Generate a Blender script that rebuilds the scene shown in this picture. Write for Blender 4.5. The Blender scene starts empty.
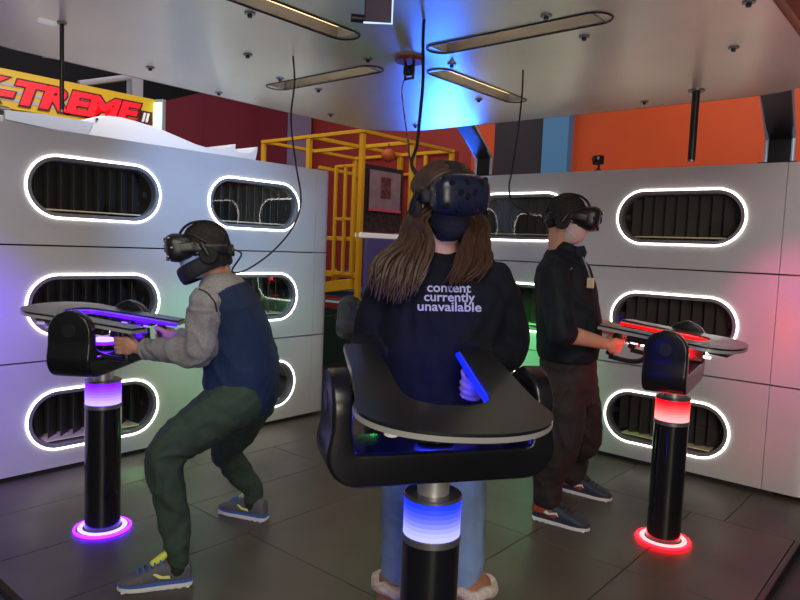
import bpy, bmesh, math, random
from mathutils import Vector, Matrix, noise
from mathutils.bvhtree import BVHTree
random.seed(7)
C = bpy.context.scene.collection
SC = bpy.context.scene
PI = math.pi

# ------------------------------------------------------------------ camera
FOCAL = 672.09                      # pixels at 800 wide
CAMH = 1.38
ROT = Matrix(((0.7591, -0.0817, 0.6458), (0.6497, 0.0339, -0.7594), (0.0401, 0.9961, 0.0788)))
cam_d = bpy.data.cameras.new('camera')
cam_d.sensor_fit = 'HORIZONTAL'; cam_d.sensor_width = 36.0
cam_d.lens = FOCAL / 800 * 36
cam = bpy.data.objects.new('camera', cam_d); C.objects.link(cam)
cam.matrix_world = Matrix.Translation((0, 0, CAMH)) @ ROT.to_4x4()
SC.camera = cam

# ------------------------------------------------------------------ view, world
SC.view_settings.view_transform = 'Standard'
SC.view_settings.look = 'None'
SC.view_settings.exposure = 0.02
SC.view_settings.gamma = 1.0
SC.view_settings.use_curve_mapping = False
w = bpy.data.worlds.new('hall_air'); SC.world = w; w.use_nodes = True
w.node_tree.nodes['Background'].inputs[0].default_value = (1, .95, .88, 1)
w.node_tree.nodes['Background'].inputs[1].default_value = 0.11

# ------------------------------------------------------------------ unseen hall light, with added fills and colour washes
def area(name, loc, target, size, power, color=(1, 1, 1), sizey=None):
    d = bpy.data.lights.new(name, 'AREA'); d.energy = power; d.color = color
    d.shape = 'RECTANGLE'; d.size = size; d.size_y = sizey or size
    o = bpy.data.objects.new(name, d); C.objects.link(o); o.location = loc
    o.rotation_euler = (Vector(target) - Vector(loc)).to_track_quat('-Z', 'Y').to_euler()
    return o
def spot(name, loc, target, power, color, angle=60, blend=1.0, radius=.06):
    d = bpy.data.lights.new(name, 'SPOT'); d.energy = power; d.color = color
    d.spot_size = math.radians(angle); d.spot_blend = blend; d.shadow_soft_size = radius
    o = bpy.data.objects.new(name, d); C.objects.link(o); o.location = loc
    o.rotation_euler = (Vector(target) - Vector(loc)).to_track_quat('-Z', 'Y').to_euler()
    return o
area('hall_fill', (1.6, -1.6, 4.2), (-2.0, 2.4, 0.9), 2.5, 150, (1, .93, .84))  # unseen; stands for the arcade's general lighting
area('hall_fill', (-6.0, 6.4, 4.3), (-6.0, 8.0, 1.5), 3.0, 30, (1, .93, .85))  # unseen; placed to light the back wall
area('hall_fill', (-1.5, 6.4, 4.3), (-1.5, 8.0, 2.2), 3.0, 48, (1, .93, .85))  # unseen; placed to light the orange stretch of the back wall
area('hall_fill', (-6.8, 3.5, 4.3), (-8.9, 4.5, 2.6), 2.0, 45, (1, .93, .9))  # unseen; placed to light the maroon side wall
area('hall_fill', (-3.8, 2.3, 3.5), (-4.5, 2.45, 2.0), .6, 45, (1, .95, .95))  # added fill that brightens the white machine shell
spot('added_wash', (-2.3, 2.2, 2.15), (-3.95, 2.75, 1.5), 115, (.25, .5, 1), 62)  # added light, tints the left wall blue
spot('added_wash', (-3.0, .75, 1.9), (-3.95, 1.0, .7), 170, (.17, .06, 1), 62)  # added; stands in for the purple stand's spill on the left wall
spot('added_wash', (-2.75, 3.75, 1.25), (-2.42, 4.4, .66), 48, (.08, 1, .22), 60)  # added; stands in for the rear stand's green spill, right wall
spot('added_wash', (-2.7, 2.9, 1.2), (-3.95, 2.6, .45), 30, (.25, 1, .3), 60)  # added; the same green spill, on the left wall
spot('added_wash', (-.95, 3.0, 2.1), (-.72, 4.4, .95), 110, (1, .05, .28), 36)  # added light, tints the end of the right wall pink
spot('added_wash', (-4.78, 6.4, 1.47), (-2.45, 3.5, 2.235), 270, (.02, .13, 1), 24, 1.0, .28)  # added, unseen; imitates blue surroundings mirrored in the canopy
area('hall_fill', (2.2, -1.6, 1.3), (-1.6, 2.2, 2.24), 1.2, 62, (1, .88, .68))  # low fill added behind the camera to brighten the canopy
area('hall_fill', (-6.6, 2.4, 4.4), (-7.6, 3.0, 3.2), .8, 12, (.8, .85, 1))  # small fill added so the roof trusses show

def at(px, py, D):
    """world point seen at pixel (px, py) of the 800x600 photograph, D metres in front of the camera"""
    d = ROT @ Vector((px - 400, 300 - py, -FOCAL))
    return Vector((0, 0, CAMH)) + d * (D / d.dot(GV))
GV = Vector((-0.64783, 0.76179, 0)); RV = Vector((0.76179, 0.64783, 0)); ZV = Vector((0, 0, 1))

# ------------------------------------------------------------------ materials
def mat(name, color, rough=.5, metal=0, noise_amt=0, noise_scale=8, bump=0, bump_scale=60, emit=None, strength=0, coat=0, stretch=None, aniso=0, sheen=0, spec=None):
    m = bpy.data.materials.new(name); m.use_nodes = True
    nt = m.node_tree; b = nt.nodes['Principled BSDF']
    c4 = (*color, 1)
    b.inputs['Base Color'].default_value = c4
    b.inputs['Roughness'].default_value = rough
    b.inputs['Metallic'].default_value = metal
    if coat: b.inputs['Coat Weight'].default_value = coat; b.inputs['Coat Roughness'].default_value = .12
    if aniso: b.inputs['Anisotropic'].default_value = aniso
    if sheen: b.inputs['Sheen Weight'].default_value = sheen
    if spec is not None: b.inputs['Specular IOR Level'].default_value = spec
    if emit:
        b.inputs['Emission Color'].default_value = (*emit, 1); b.inputs['Emission Strength'].default_value = strength
    tc = nt.nodes.new('ShaderNodeTexCoord'); mp = nt.nodes.new('ShaderNodeMapping')
    nt.links.new(tc.outputs['Object'], mp.inputs[0])
    if stretch: mp.inputs['Scale'].default_value = stretch
    if noise_amt:
        n = nt.nodes.new('ShaderNodeTexNoise'); n.inputs['Scale'].default_value = noise_scale; n.inputs['Detail'].default_value = 5
        nt.links.new(mp.outputs[0], n.inputs['Vector'])
        r = nt.nodes.new('ShaderNodeValToRGB')
        r.color_ramp.elements[0].position = .3; r.color_ramp.elements[1].position = .7
        r.color_ramp.elements[0].color = (*[max(0, c * (1 - noise_amt)) for c in color], 1)
        r.color_ramp.elements[1].color = (*[min(1, c * (1 + noise_amt)) for c in color], 1)
        nt.links.new(n.outputs[0], r.inputs[0]); nt.links.new(r.outputs[0], b.inputs['Base Color'])
    if bump:
        n2 = nt.nodes.new('ShaderNodeTexNoise'); n2.inputs['Scale'].default_value = bump_scale; n2.inputs['Detail'].default_value = 4
        nt.links.new(mp.outputs[0], n2.inputs['Vector'])
        bp = nt.nodes.new('ShaderNodeBump'); bp.inputs['Strength'].default_value = bump; bp.inputs['Distance'].default_value = .01
        nt.links.new(n2.outputs[0], bp.inputs['Height']); nt.links.new(bp.outputs[0], b.inputs['Normal'])
    return m
def glass(name, tint=(1, 1, 1), reflect=.07):
    m = bpy.data.materials.new(name); m.use_nodes = True; nt = m.node_tree; nt.nodes.clear()
    o = nt.nodes.new('ShaderNodeOutputMaterial'); mx = nt.nodes.new('ShaderNodeMixShader')
    t = nt.nodes.new('ShaderNodeBsdfTransparent'); g = nt.nodes.new('ShaderNodeBsdfGlossy')
    t.inputs[0].default_value = (*tint, 1); g.inputs['Roughness'].default_value = .02
    fr = nt.nodes.new('ShaderNodeFresnel'); fr.inputs[0].default_value = 1.45
    nt.links.new(fr.outputs[0], mx.inputs[0]); nt.links.new(t.outputs[0], mx.inputs[1]); nt.links.new(g.outputs[0], mx.inputs[2])
    nt.links.new(mx.outputs[0], o.inputs[0])
    return m
def lamp_mat(name, color, strength):
    return mat(name, color, .5, emit=color, strength=strength)

M = {}
M['panel'] = mat('satin_silver_panel', (.60, .60, .62), .36, .30, .03, 3)
M['seam'] = mat('dark_gap', (.01, .01, .012), .8)
M['canopy'] = mat('brushed_canopy_metal', (.86, .79, .66), .34, .72, .05, 2, stretch=(1, 1, 1), aniso=.5)
M['canopy_edge'] = mat('canopy_edge_metal', (.4, .4, .42), .35, .8)
M['black'] = mat('black_plastic', (.012, .012, .014), .38, 0, 0, 8, .05, 200)
M['gloss_black'] = mat('gloss_black_tube', (.006, .006, .009), .14, 0, coat=.6)
M['yoke'] = mat('black_moulded_yoke', (.007, .007, .010), .26, 0, 0, 5, .04, 300)
M['steel'] = mat('brushed_steel', (.68, .68, .70), .38, .7, .06, 20, stretch=(1, 1, .1))
M['greymetal'] = mat('grey_metal', (.28, .28, .3), .35, .8)
M['plate_top'] = mat('dark_gloss_top', (.010, .012, .016), .3, 0, .1, 12, 0, 400, coat=.4)
M['plate_edge'] = mat('pale_edge', (.42, .42, .42), .3, .3)
M['rim'] = mat('grey_vent_rim', (.22, .22, .24), .4, .3)
M['led_white'] = lamp_mat('white_led', (1, .95, .87), 4.8)
M['niche'] = mat('dark_niche', (.02, .019, .016), .7)
M['fin'] = mat('dark_louvre', (.035, .033, .03), .5)
M['shelf'] = mat('beige_niche_shelf', (.78, .66, .40), .7)
M['pane'] = glass('vent_pane')
M['beige'] = mat('warm_recess_lining', (.68, .55, .36), .5)
M['slotlamp'] = lamp_mat('recess_lamp', (1, .93, .80), 26)
M['wallback'] = mat('cream_back', (.3, .3, .3), .6)
M['orange'] = mat('orange_paint', (.74, .085, .010), .55, 0, .05, 2)
M['maroon'] = mat('maroon_paint', (.20, .022, .045), .5, 0, .06, 2)
M['maroon_dark'] = mat('dark_red_and_orange_shade', (.36, .035, .03), .6)
M['purple_dark'] = mat('dark_purple_paint', (.026, .019, .034), .6)
M['sky_blue'] = mat('blue_paint', (.10, .30, .62), .5)
M['lavender'] = mat('lavender_paint', (.30, .25, .42), .5)
M['hallceil'] = mat('black_hall_ceiling', (.008, .008, .012), .9)
M['yellow'] = mat('yellow_frame_paint', (.80, .42, .02), .4)
M['sign_yellow'] = mat('yellow_sign_face', (.66, .42, .02), .5, emit=(.85, .5, .03), strength=.15)
M['sign_red'] = mat('red_sign_letter', (.75, .012, .025), .5, emit=(1, .01, .03), strength=.45)
M['sign_dark'] = mat('dark_red_outline', (.10, .005, .015), .5)
M['sign_grey'] = mat('grey_sign_stripe', (.5, .5, .55), .5)
M['sign_white'] = mat('white_sign_letter', (.85, .85, .85), .5, emit=(1, 1, 1), strength=.2)
M['green_led'] = lamp_mat('green_white_led', (.62, 1, .8), 1.6)
M['white_shell'] = mat('white_moulded_shell', (.80, .82, .88), .3, 0, coat=.3)
M['cable'] = mat('black_cable', (.012, .012, .013), .5)
M['lavmetal'] = mat('painted_steel_post', (.38, .38, .48), .5)

# ------------------------------------------------------------------ mesh helpers
def new(name, bm, m, parent=None, smooth=False, local=True):
    me = bpy.data.meshes.new(name); bmesh.ops.recalc_face_normals(bm, faces=bm.faces[:]); bm.to_mesh(me); bm.free()
    ms = m if isinstance(m, (list, tuple)) else [m]
    for x in ms: me.materials.append(x)
    if smooth:
        me.polygons.foreach_set('use_smooth', [True] * len(me.polygons))
        try: me.set_sharp_from_angle(angle=math.radians(40))
        except Exception: pass
    o = bpy.data.objects.new(name, me); C.objects.link(o)
    if parent: o.parent = parent
    return o
def tag(o, label=None, cat=None, group=None, kind=None):
    if label: o['label'] = label
    if cat: o['category'] = cat
    if group: o['group'] = group
    if kind: o['kind'] = kind
    return o
def thing(name, label, cat, loc=(0, 0, 0), rz=0, group=None):
    o = bpy.data.objects.new(name, None); C.objects.link(o); o.empty_display_size = .1
    o.location = loc; o.rotation_euler = (0, 0, rz)
    return tag(o, label, cat, group)
def struct(name, bm, m, label, smooth=False):
    return tag(new(name, bm, m, None, smooth), label, 'setting', None, 'structure')
def box(bm, c, s, bevel=0, mx=None, seg=2):
    r = bmesh.ops.create_cube(bm, size=1)
    vs = r['verts']
    for v in vs: v.co = Vector((v.co.x * s[0], v.co.y * s[1], v.co.z * s[2]))
    if bevel:
        es = list({e for v in vs for e in v.link_edges})
        rr = bmesh.ops.bevel(bm, geom=es, offset=bevel, segments=seg, profile=.5, affect='EDGES')
        vs = list({v for f in rr['faces'] for v in f.verts} | {v for v in vs if v.is_valid})
    T = Matrix.Translation(c) @ (mx.to_4x4() if mx else Matrix())
    for v in vs: v.co = T @ v.co
def frames(pts):
    n = len(pts); T = []
    for i in range(n):
        t = pts[min(i + 1, n - 1)] - pts[max(i - 1, 0)]
        T.append(t.normalized() if t.length > 1e-9 else Vector((0, 0, 1)))
    ref = Vector((0, 0, 1)) if abs(T[0].z) < .9 else Vector((1, 0, 0))
    u = T[0].cross(ref).normalized(); U = []
    for t in T:
        u = (u - t * u.dot(t)).normalized(); U.append((u, t.cross(u)))
    return T, U
def rrect_ring(u, v, r, k=4):
    hu, hv = u.length, v.length; U, V = u.normalized(), v.normalized(); r = min(r, hu * .95, hv * .95); out = []
    for su, sv, a0 in ((1, 1, 0), (-1, 1, PI / 2), (-1, -1, PI), (1, -1, 3 * PI / 2)):
        for q in range(k + 1):
            t = a0 + PI / 2 * q / k; out.append(U * (su * (hu - r) + r * math.cos(t)) + V * (sv * (hv - r) + r * math.sin(t)))
    return out
def loft_rect(bm, rings, r):
    R = [[bm.verts.new(c + o) for o in rrect_ring(u, v, r)] for c, u, v in rings]; n = len(R[0])
    for p, q in zip(R, R[1:]):
        for k in range(n): bm.faces.new((p[k], p[(k + 1) % n], q[(k + 1) % n], q[k]))
    bm.faces.new(R[0][::-1]); bm.faces.new(R[-1])
def loft(bm, rings, close=True, n=20, p=2.0, mi=0):
    """rings: (centre, u half axis, v half axis)"""
    R = []
    for c, u, v in rings:
        vs = []
        for k in range(n):
            a = 2 * PI * k / n; ca, sa = math.cos(a), math.sin(a)
            x = math.copysign(abs(ca) ** (2 / p), ca); y = math.copysign(abs(sa) ** (2 / p), sa)
            vs.append(bm.verts.new(Vector(c) + Vector(u) * x + Vector(v) * y))
        R.append(vs)
    fs = []
    for a, b in zip(R, R[1:]):
        for k in range(n): fs.append(bm.faces.new((a[k], a[(k + 1) % n], b[(k + 1) % n], b[k])))
    if close: fs.append(bm.faces.new(R[0][::-1])); fs.append(bm.faces.new(R[-1]))
    for f in fs: f.material_index = mi
    return R
def cr(P, k=6):
    """Catmull-Rom samples of a list of vectors or numbers"""
    out = []
    n = len(P)
    for i in range(n - 1):
        a, b, c, d = P[max(i - 1, 0)], P[i], P[i + 1], P[min(i + 2, n - 1)]
        for j in range(k):
            t = j / k
            out.append((b * 2 + (c - a) * t + (a * 2 - b * 5 + c * 4 - d) * t * t + (b * 3 - a - c * 3 + d) * t ** 3) * .5)
    out.append(P[-1]); return out
def tube(bm, pts, r, n=10, close_loop=False, mi=0, k=1, flat=None):
    pts = [Vector(p) for p in pts]
    rr = list(r) if isinstance(r, (list, tuple)) else [r] * len(pts)
    if k > 1: pts = cr(pts, k); rr = cr([float(x) for x in rr], k)
    if close_loop:
        N = len(pts); rings = []
        c0 = sum(pts, Vector()) / N
        nrm = Vector()
        for i in range(N): nrm += (pts[i] - c0).cross(pts[(i + 1) % N] - c0)
        nrm.normalize()
        for i in range(N):
            t = (pts[(i + 1) % N] - pts[i - 1]).normalized(); u = nrm.cross(t).normalized()
            s = flat if flat else (1, 1)
            rings.append([bm.verts.new(pts[i] + u * rr[i] * s[0] * math.cos(2 * PI * q / n) + nrm * rr[i] * s[1] * math.sin(2 * PI * q / n)) for q in range(n)])
        for i in range(N):
            a, b = rings[i], rings[(i + 1) % N]
            for q in range(n): bm.faces.new((a[q], a[(q + 1) % n], b[(q + 1) % n], b[q])).material_index = mi
        return
    T, U = frames(pts)
    loft(bm, [(p, u * a, v * a) for p, (u, v), a in zip(pts, U, rr)], True, n, 2, mi)
def limb(bm, pts, rad, k=6, n=16):
    """smooth tapered tube with round ends"""
    pts = [Vector(p) for p in pts]; rad = [float(x) for x in rad]
    P = cr(pts, k); R = cr(rad, k)
    T, U = frames(P); rings = []
    for s in (1.0, .8, .5, .2):
        q = math.sqrt(max(0, 1 - s * s)); q = max(q, .05)
        rings.append((P[0] - T[0] * R[0] * s, U[0][0] * R[0] * q, U[0][1] * R[0] * q))
    for p, (u, v), r in zip(P, U, R): rings.append((p, u * r, v * r))
    for s in (.2, .5, .8, 1.0):
        q = max(math.sqrt(max(0, 1 - s * s)), .05)
        rings.append((P[-1] + T[-1] * R[-1] * s, U[-1][0] * R[-1] * q, U[-1][1] * R[-1] * q))
    loft(bm, rings, True, n)
def ell(bm, c, ax, seg=20):
    """ellipsoid with three half-axis vectors"""
    r = bmesh.ops.create_uvsphere(bm, u_segments=seg, v_segments=seg // 2 + 2, radius=1)
    X, Y, Z = [Vector(a) for a in ax]
    for v in r['verts']: v.co = Vector(c) + X * v.co.x + Y * v.co.y + Z * v.co.z
def cyl(bm, c, r, h, axis=(0, 0, 1), n=32, r2=None, bev=0):
    a = Vector(axis).normalized(); c = Vector(c); r2 = r if r2 is None else r2
    ref = Vector((1, 0, 0)) if abs(a.x) < .9 else Vector((0, 1, 0))
    u = a.cross(ref).normalized(); v = a.cross(u)
    if bev:
        rg = [(c - a * h / 2, u * (r - bev), v * (r - bev)), (c - a * (h / 2 - bev), u * r, v * r), (c + a * (h / 2 - bev), u * r2, v * r2), (c + a * h / 2, u * (r2 - bev), v * (r2 - bev))]
    else: rg = [(c - a * h / 2, u * r, v * r), (c + a * h / 2, u * r2, v * r2)]
    loft(bm, rg, True, n)
def prism(bm, poly, z0, z1, mx=None, bevel=0, mi=0):
    """polygon in xy extruded from z0 to z1"""
    a = [bm.verts.new((x, y, z0)) for x, y in poly]; b = [bm.verts.new((x, y, z1)) for x, y in poly]
    n = len(poly); fs = [bm.faces.new(a[::-1]), bm.faces.new(b)]
    for i in range(n): fs.append(bm.faces.new((a[i], a[(i + 1) % n], b[(i + 1) % n], b[i])))
    for f in fs: f.material_index = mi
    vs = a + b
    if bevel:
        es = list({e for f in fs[:2] for e in f.edges})
        rr = bmesh.ops.bevel(bm, geom=es, offset=bevel, segments=2, affect='EDGES')
        vs = list({v for f in rr['faces'] for v in f.verts} | {v for v in vs if v.is_valid})
    if mx:
        for v in vs: v.co = mx @ v.co
    return vs
def stadium(hw, r, n=14, cx=0, cy=0):
    """stadium outline: straight half-length hw, radius r"""
    out = []
    for k in range(n + 1):
        a = -PI / 2 + PI * k / n; out.append((cx + hw + r * math.cos(a), cy + r * math.sin(a)))
    for k in range(n + 1):
        a = PI / 2 + PI * k / n; out.append((cx - hw + r * math.cos(a), cy + r * math.sin(a)))
    return out
def holed(bm, outer, holes, depth, mx, back=True):
    """plate in local xy with holes, extruded by -depth in z"""
    es = []
    loops = []
    for L in [outer] + holes:
        vs = [bm.verts.new((x, y, 0)) for x, y in L]; loops.append(vs)
        for i in range(len(vs)): es.append(bm.edges.new((vs[i], vs[(i + 1) % len(vs)])))
    bmesh.ops.triangle_fill(bm, use_beauty=True, edges=es)
    allv = [v for L in loops for v in L]
    for L in loops:
        d = [bm.verts.new((v.co.x, v.co.y, -depth)) for v in L]; allv += d
        for i in range(len(L)):
            j = (i + 1) % len(L); bm.faces.new((L[i], L[j], d[j], d[i]))
    for v in allv: v.co = mx @ v.co
def basis(x, y, z, o=(0, 0, 0)):
    m = Matrix.Identity(4)
    for i, a in enumerate((x, y, z)):
        for k in range(3): m[k][i] = a[k]
    for k in range(3): m[k][3] = o[k]
    return m

# ------------------------------------------------------------------ floor
XL, YR = -3.945, 4.397
def floor_mat():
    m = mat('dark_rubber_tiles', (.060, .050, .039), .40, 0, .22, 2.2, .08, 90)
    nt = m.node_tree; b = nt.nodes['Principled BSDF']
    src = b.inputs['Base Color'].links[0].from_socket
    n = nt.nodes.new('ShaderNodeTexNoise'); n.inputs['Scale'].default_value = 34; n.inputs['Detail'].default_value = 3
    tc = nt.nodes.new('ShaderNodeTexCoord'); nt.links.new(tc.outputs['Object'], n.inputs['Vector'])
    r = nt.nodes.new('ShaderNodeValToRGB'); r.color_ramp.elements[0].position = .70; r.color_ramp.elements[1].position = .78
    r.color_ramp.elements[0].color = (0, 0, 0, 1); r.color_ramp.elements[1].color = (.25, .25, .25, 1)
    mx = nt.nodes.new('ShaderNodeMixRGB'); mx.inputs[2].default_value = (.10, .10, .09, 1)
    nt.links.new(n.outputs[0], r.inputs[0]); nt.links.new(r.outputs[0], mx.inputs[0]); nt.links.new(src, mx.inputs[1])
    nt.links.new(mx.outputs[0], b.inputs['Base Color'])
    n3 = nt.nodes.new('ShaderNodeTexNoise'); n3.inputs['Scale'].default_value = 3.5; n3.inputs['Detail'].default_value = 4
    nt.links.new(tc.outputs['Object'], n3.inputs['Vector'])
    mr = nt.nodes.new('ShaderNodeMapRange'); mr.inputs[3].default_value = .3; mr.inputs[4].default_value = .55
    nt.links.new(n3.outputs[0], mr.inputs[0]); nt.links.new(mr.outputs[0], b.inputs['Roughness'])
    return m
M['floor'] = floor_mat()
bm = bmesh.new()
box(bm, (-2, 3, -.1), (22, 18, .10)); struct('floor', bm, mat('hall_floor', (.03, .035, .042), .5, 0, .15, 3), 'dark hall floor around and below the game platform')
bm = bmesh.new()
G = .0035   # gap between rubber tiles
def tile(x0, x1, y0, y1): box(bm, ((x0 + x1) / 2, (y0 + y1) / 2, -.02), (x1 - x0 - G, y1 - y0 - G, .04), .0015, seg=1)
ys = [.96, 1.91, 2.86, 3.78]
for x0, x1 in ((-3.5, -3.0), (-3.0, -2.51), (-2.51, -1.555), (-1.555, -1.07), (-1.07, -.572)):
    for a, b_ in zip(ys, ys[1:]): tile(x0, x1, a, b_)
tile(XL - .2, -3.5, .3, 2.3); tile(XL - .2, -3.5, 2.3, 4.6); 
for x0, x1 in ((-3.5, -2.6), (-2.6, -1.6), (-1.6, -.9), (-.9, -.4)): tile(x0, x1, 3.78, 4.6)
struct('floor_platform', bm, M['floor'], 'raised platform floor of dark grey rubber tiles')
bm = bmesh.new(); box(bm, (-2.2, 2.78, -.043), (3.3, 3.66, .006)); struct('floor_gap', bm, M['seam'], 'dark underlay showing in the gaps between the floor tiles')
bm = bmesh.new(); box(bm, (-.556, 2.36, -.022), (.028, 2.84, .05), .004)
struct('trim_1', bm, M['black'], 'black edging strip along the right side of the raised platform')

# ------------------------------------------------------------------ walls of the arena
rows = [(.03, .6525), (.6615, 1.3035), (1.3125, 1.953)]
VZ = [.310, .972, 1.638]
VL = [1.865, 3.012]; VR = [-1.455, -2.612]
HW, RAD = .222, .1825
def wall_mx(side):      # local x along the wall, y up, z out to the arena
    return basis((0, 1, 0), (0, 0, 1), (1, 0, 0), (XL, 0, 0)) if side == 'L' else basis((1, 0, 0), (0, 0, 1), (0, -1, 0), (0, YR, 0))
for side, nm, xs, a0, a1 in (('L', 'wall_left', VL, .25, 3.58), ('R', 'wall_right', VR, -3.12, -.862)):
    mx = wall_mx(side)
    bm = bmesh.new()
    for (z0, z1), zc in zip(rows, VZ):
        holed(bm, [(a0, z0), (a1, z0), (a1, z1), (a0, z1)], [stadium(HW, RAD - .028, 14, x, zc) for x in xs], .03, mx)
    # rounded end units
    def endunit(a, sgn, wd, r):
        for (z0, z1) in rows:
            poly = [(a, 0)]
            for k in range(9):
                t = PI / 2 * k / 8; poly.append((a + sgn * (wd - r + r * math.sin(t)), -r + r * math.cos(t)))
            poly += [(a + sgn * wd, -.42), (a, -.42)]
            # polygon lies in (along, out); extrude upward
            up = basis((mx[0][0], mx[1][0], mx[2][0]), (mx[0][2], mx[1][2], mx[2][2]), (0, 0, 1), (mx[0][3], mx[1][3], mx[2][3]))
            vs = prism(bm, poly, z0, z1, up)
    if side == 'L': endunit(3.583, 1, .152, .05)
    else: endunit(-.859, 1, .31, .16); endunit(-3.123, -1, .12, .05)
    ob = struct(nm, bm, M['panel'], 'wall of satin silver panels in three tiers, ' + ('left' if side == 'L' else 'right') + ' side of the arena', True)
    # core behind the panels: top cap, back and dark gaps
    bm = bmesh.new()
    lo, hi = (.25, 3.58) if side == 'L' else (-3.12, -.85)
    T = mx
    for cx, cy, cz, sx, sy, sz in (((lo + hi) / 2, .99, -.40, hi - lo, 1.90, .03), ((lo + hi) / 2, 1.94, -.22, hi - lo, .02, .38),
                                   ((lo + hi) / 2, .657, -.036, hi - lo, .04, .01), ((lo + hi) / 2, 1.308, -.036, hi - lo, .04, .01), ((lo + hi) / 2, .012, -.03, hi - lo + .1, .03, .02)):
        box(bm, T @ Vector((cx, cy, cz)), (1, 1, 1), 0, Matrix(((T[0][0] * sx, T[0][1] * sy, T[0][2] * sz), (T[1][0] * sx, T[1][1] * sy, T[1][2] * sz), (T[2][0] * sx, T[2][1] * sy, T[2][2] * sz))))
    struct(nm + '_core', bm, M['seam'], 'dark frame behind the panels of the ' + ('left' if side == 'L' else 'right') + ' arena wall')

# ------------------------------------------------------------------ oval vents
def vent(mx, label, group):
    t = thing('oval_vent', label, 'vent', mx.to_translation(), 0, group)
    t.matrix_world = mx
    n = 22
    bm = bmesh.new(); tube(bm, [(x, y, .004) for x, y in stadium(HW, RAD - .009, n)], .0058, 8, True)
    new('led_ring', bm, M['led_white'], t, True)
    bm = bmesh.new()
    A = stadium(HW, RAD - .0165, n); B = stadium(HW, RAD - .036, n); D_ = stadium(HW, RAD - .040, n)
    lv = [[bm.verts.new((x, y, z)) for x, y in P] for P, z in ((A, .006), (B, .004), (D_, -.05))]
    for p, q in zip(lv, lv[1:]):
        for i in range(len(p)): j = (i + 1) % len(p); bm.faces.new((p[i], p[j], q[j], q[i]))
    new('rim', bm, M['rim'], t, True)
    bm = bmesh.new()
    O = stadium(HW, RAD - .029, n); f = [bm.verts.new((x, y, -.03)) for x, y in O]; b = [bm.verts.new((x, y, -.20)) for x, y in O]
    for i in range(len(f)): j = (i + 1) % len(f); bm.faces.new((f[i], f[j], b[j], b[i]))
    bm.faces.new(b)
    new('housing', bm, M['niche'], t)
    bm = bmesh.new()
    ft = 0.75 
    for k in range(-5, 6):
        x = k * .072
        h = (RAD - .045) if abs(x) <= HW else math.sqrt(max(.0004, (RAD - .045) ** 2 - (abs(x) - HW) ** 2))
        rot = Matrix.Rotation(-.80, 3, 'Y')
        box(bm, (x, .004, -.108), (.006, 2 * h - .008, .10), 0, rot)
    new('louvre', bm, M['fin'], t)
    bm = bmesh.new(); hw2 = HW + .06
    box(bm, (0, -(RAD - .045) + .010, -.105), (2 * hw2, .008, .16)); new('shelf', bm, M['shelf'], t)
    bm = bmesh.new(); vs = [bm.verts.new((x, y, -.012)) for x, y in stadium(HW, RAD - .038, n)]; bm.faces.new(vs)
    new('pane', bm, M['pane'], t)
    return t
tiers = ['bottom tier', 'middle tier', 'top tier']
for i, z in enumerate(VZ):
    for j, y in enumerate(VL):
        where = ('beside the purple-lit gun stand' if i == 0 else 'nearer the camera') if j == 0 else ('partly behind the crouching person' if i < 2 else 'near the wall end')
        vent(basis((0, 1, 0), (0, 0, 1), (1, 0, 0), (XL, y, z)), f'oval vent, {tiers[i]} of left wall, {where}', 'oval vents of the left wall')
    for j, x in enumerate(VR):
        where = ('right of the person in the dark shirt' if i == 2 else 'behind the red-lit gun stand') if j == 0 else 'between the two standing people'
        vent(basis((1, 0, 0), (0, 0, 1), (0, -1, 0), (x, YR, z)), f'oval vent, {tiers[i]} of right wall, {where}', 'oval vents of the right wall')

# ------------------------------------------------------------------ canopy
CZ = 2.235; CX, CY = -2.04, 2.38
def rrect(x0, x1, y0, y1, r, n=8):
    out = []
    for cx, cy, a0 in ((x1 - r, y0 + r, -PI / 2), (x1 - r, y1 - r, 0), (x0 + r, y1 - r, PI / 2), (x0 + r, y0 + r, PI)):
        for k in range(n + 1):
            a = a0 + PI / 2 * k / n; out.append((cx + r * math.cos(a), cy + r * math.sin(a)))
    return out
can = thing('canopy', 'square brushed metal canopy with rounded corners hanging over the arena', 'canopy', (0, 0, 0))
SL = [(-2.035, 1.625, 0), (-2.66, 2.425, 1), (-1.47, 2.345, 1), (-2.055, 3.0, 0)]   # centre x, y, along x?
holes = []
for cx, cy, al in SL:
    hx, hy = (.365, .058) if al else (.058, .365)
    holes.append([(cx - hx, cy - hy), (cx + hx, cy - hy), (cx + hx, cy + hy), (cx - hx, cy + hy)])
bm = bmesh.new()
holed(bm, rrect(-3.53, -.575, .90, 3.89, .40), holes, -.012, Matrix.Translation((0, 0, CZ)))
new('underside', bm, M['canopy'], can)
bm = bmesh.new(); P = rrect(-3.53, -.575, .90, 3.89, .40)
tube(bm, [(x, y, CZ + .02) for x, y in P], .022, 8, True, 0, 1, (.5, 1)); new('edge_trim', bm, M['canopy_edge'], can, True)
bm = bmesh.new(); prism(bm, rrect(-3.5, -.60, .93, 3.86, .38), CZ + .30, CZ + .32); new('top_skin', bm, M['canopy_edge'], can)
nb = ['running off the top edge of the photo', 'left of the hub camera, crossed by a cable', 'right of the hub camera, the widest one', 'behind the hub camera, ending beside a cable']
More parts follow.
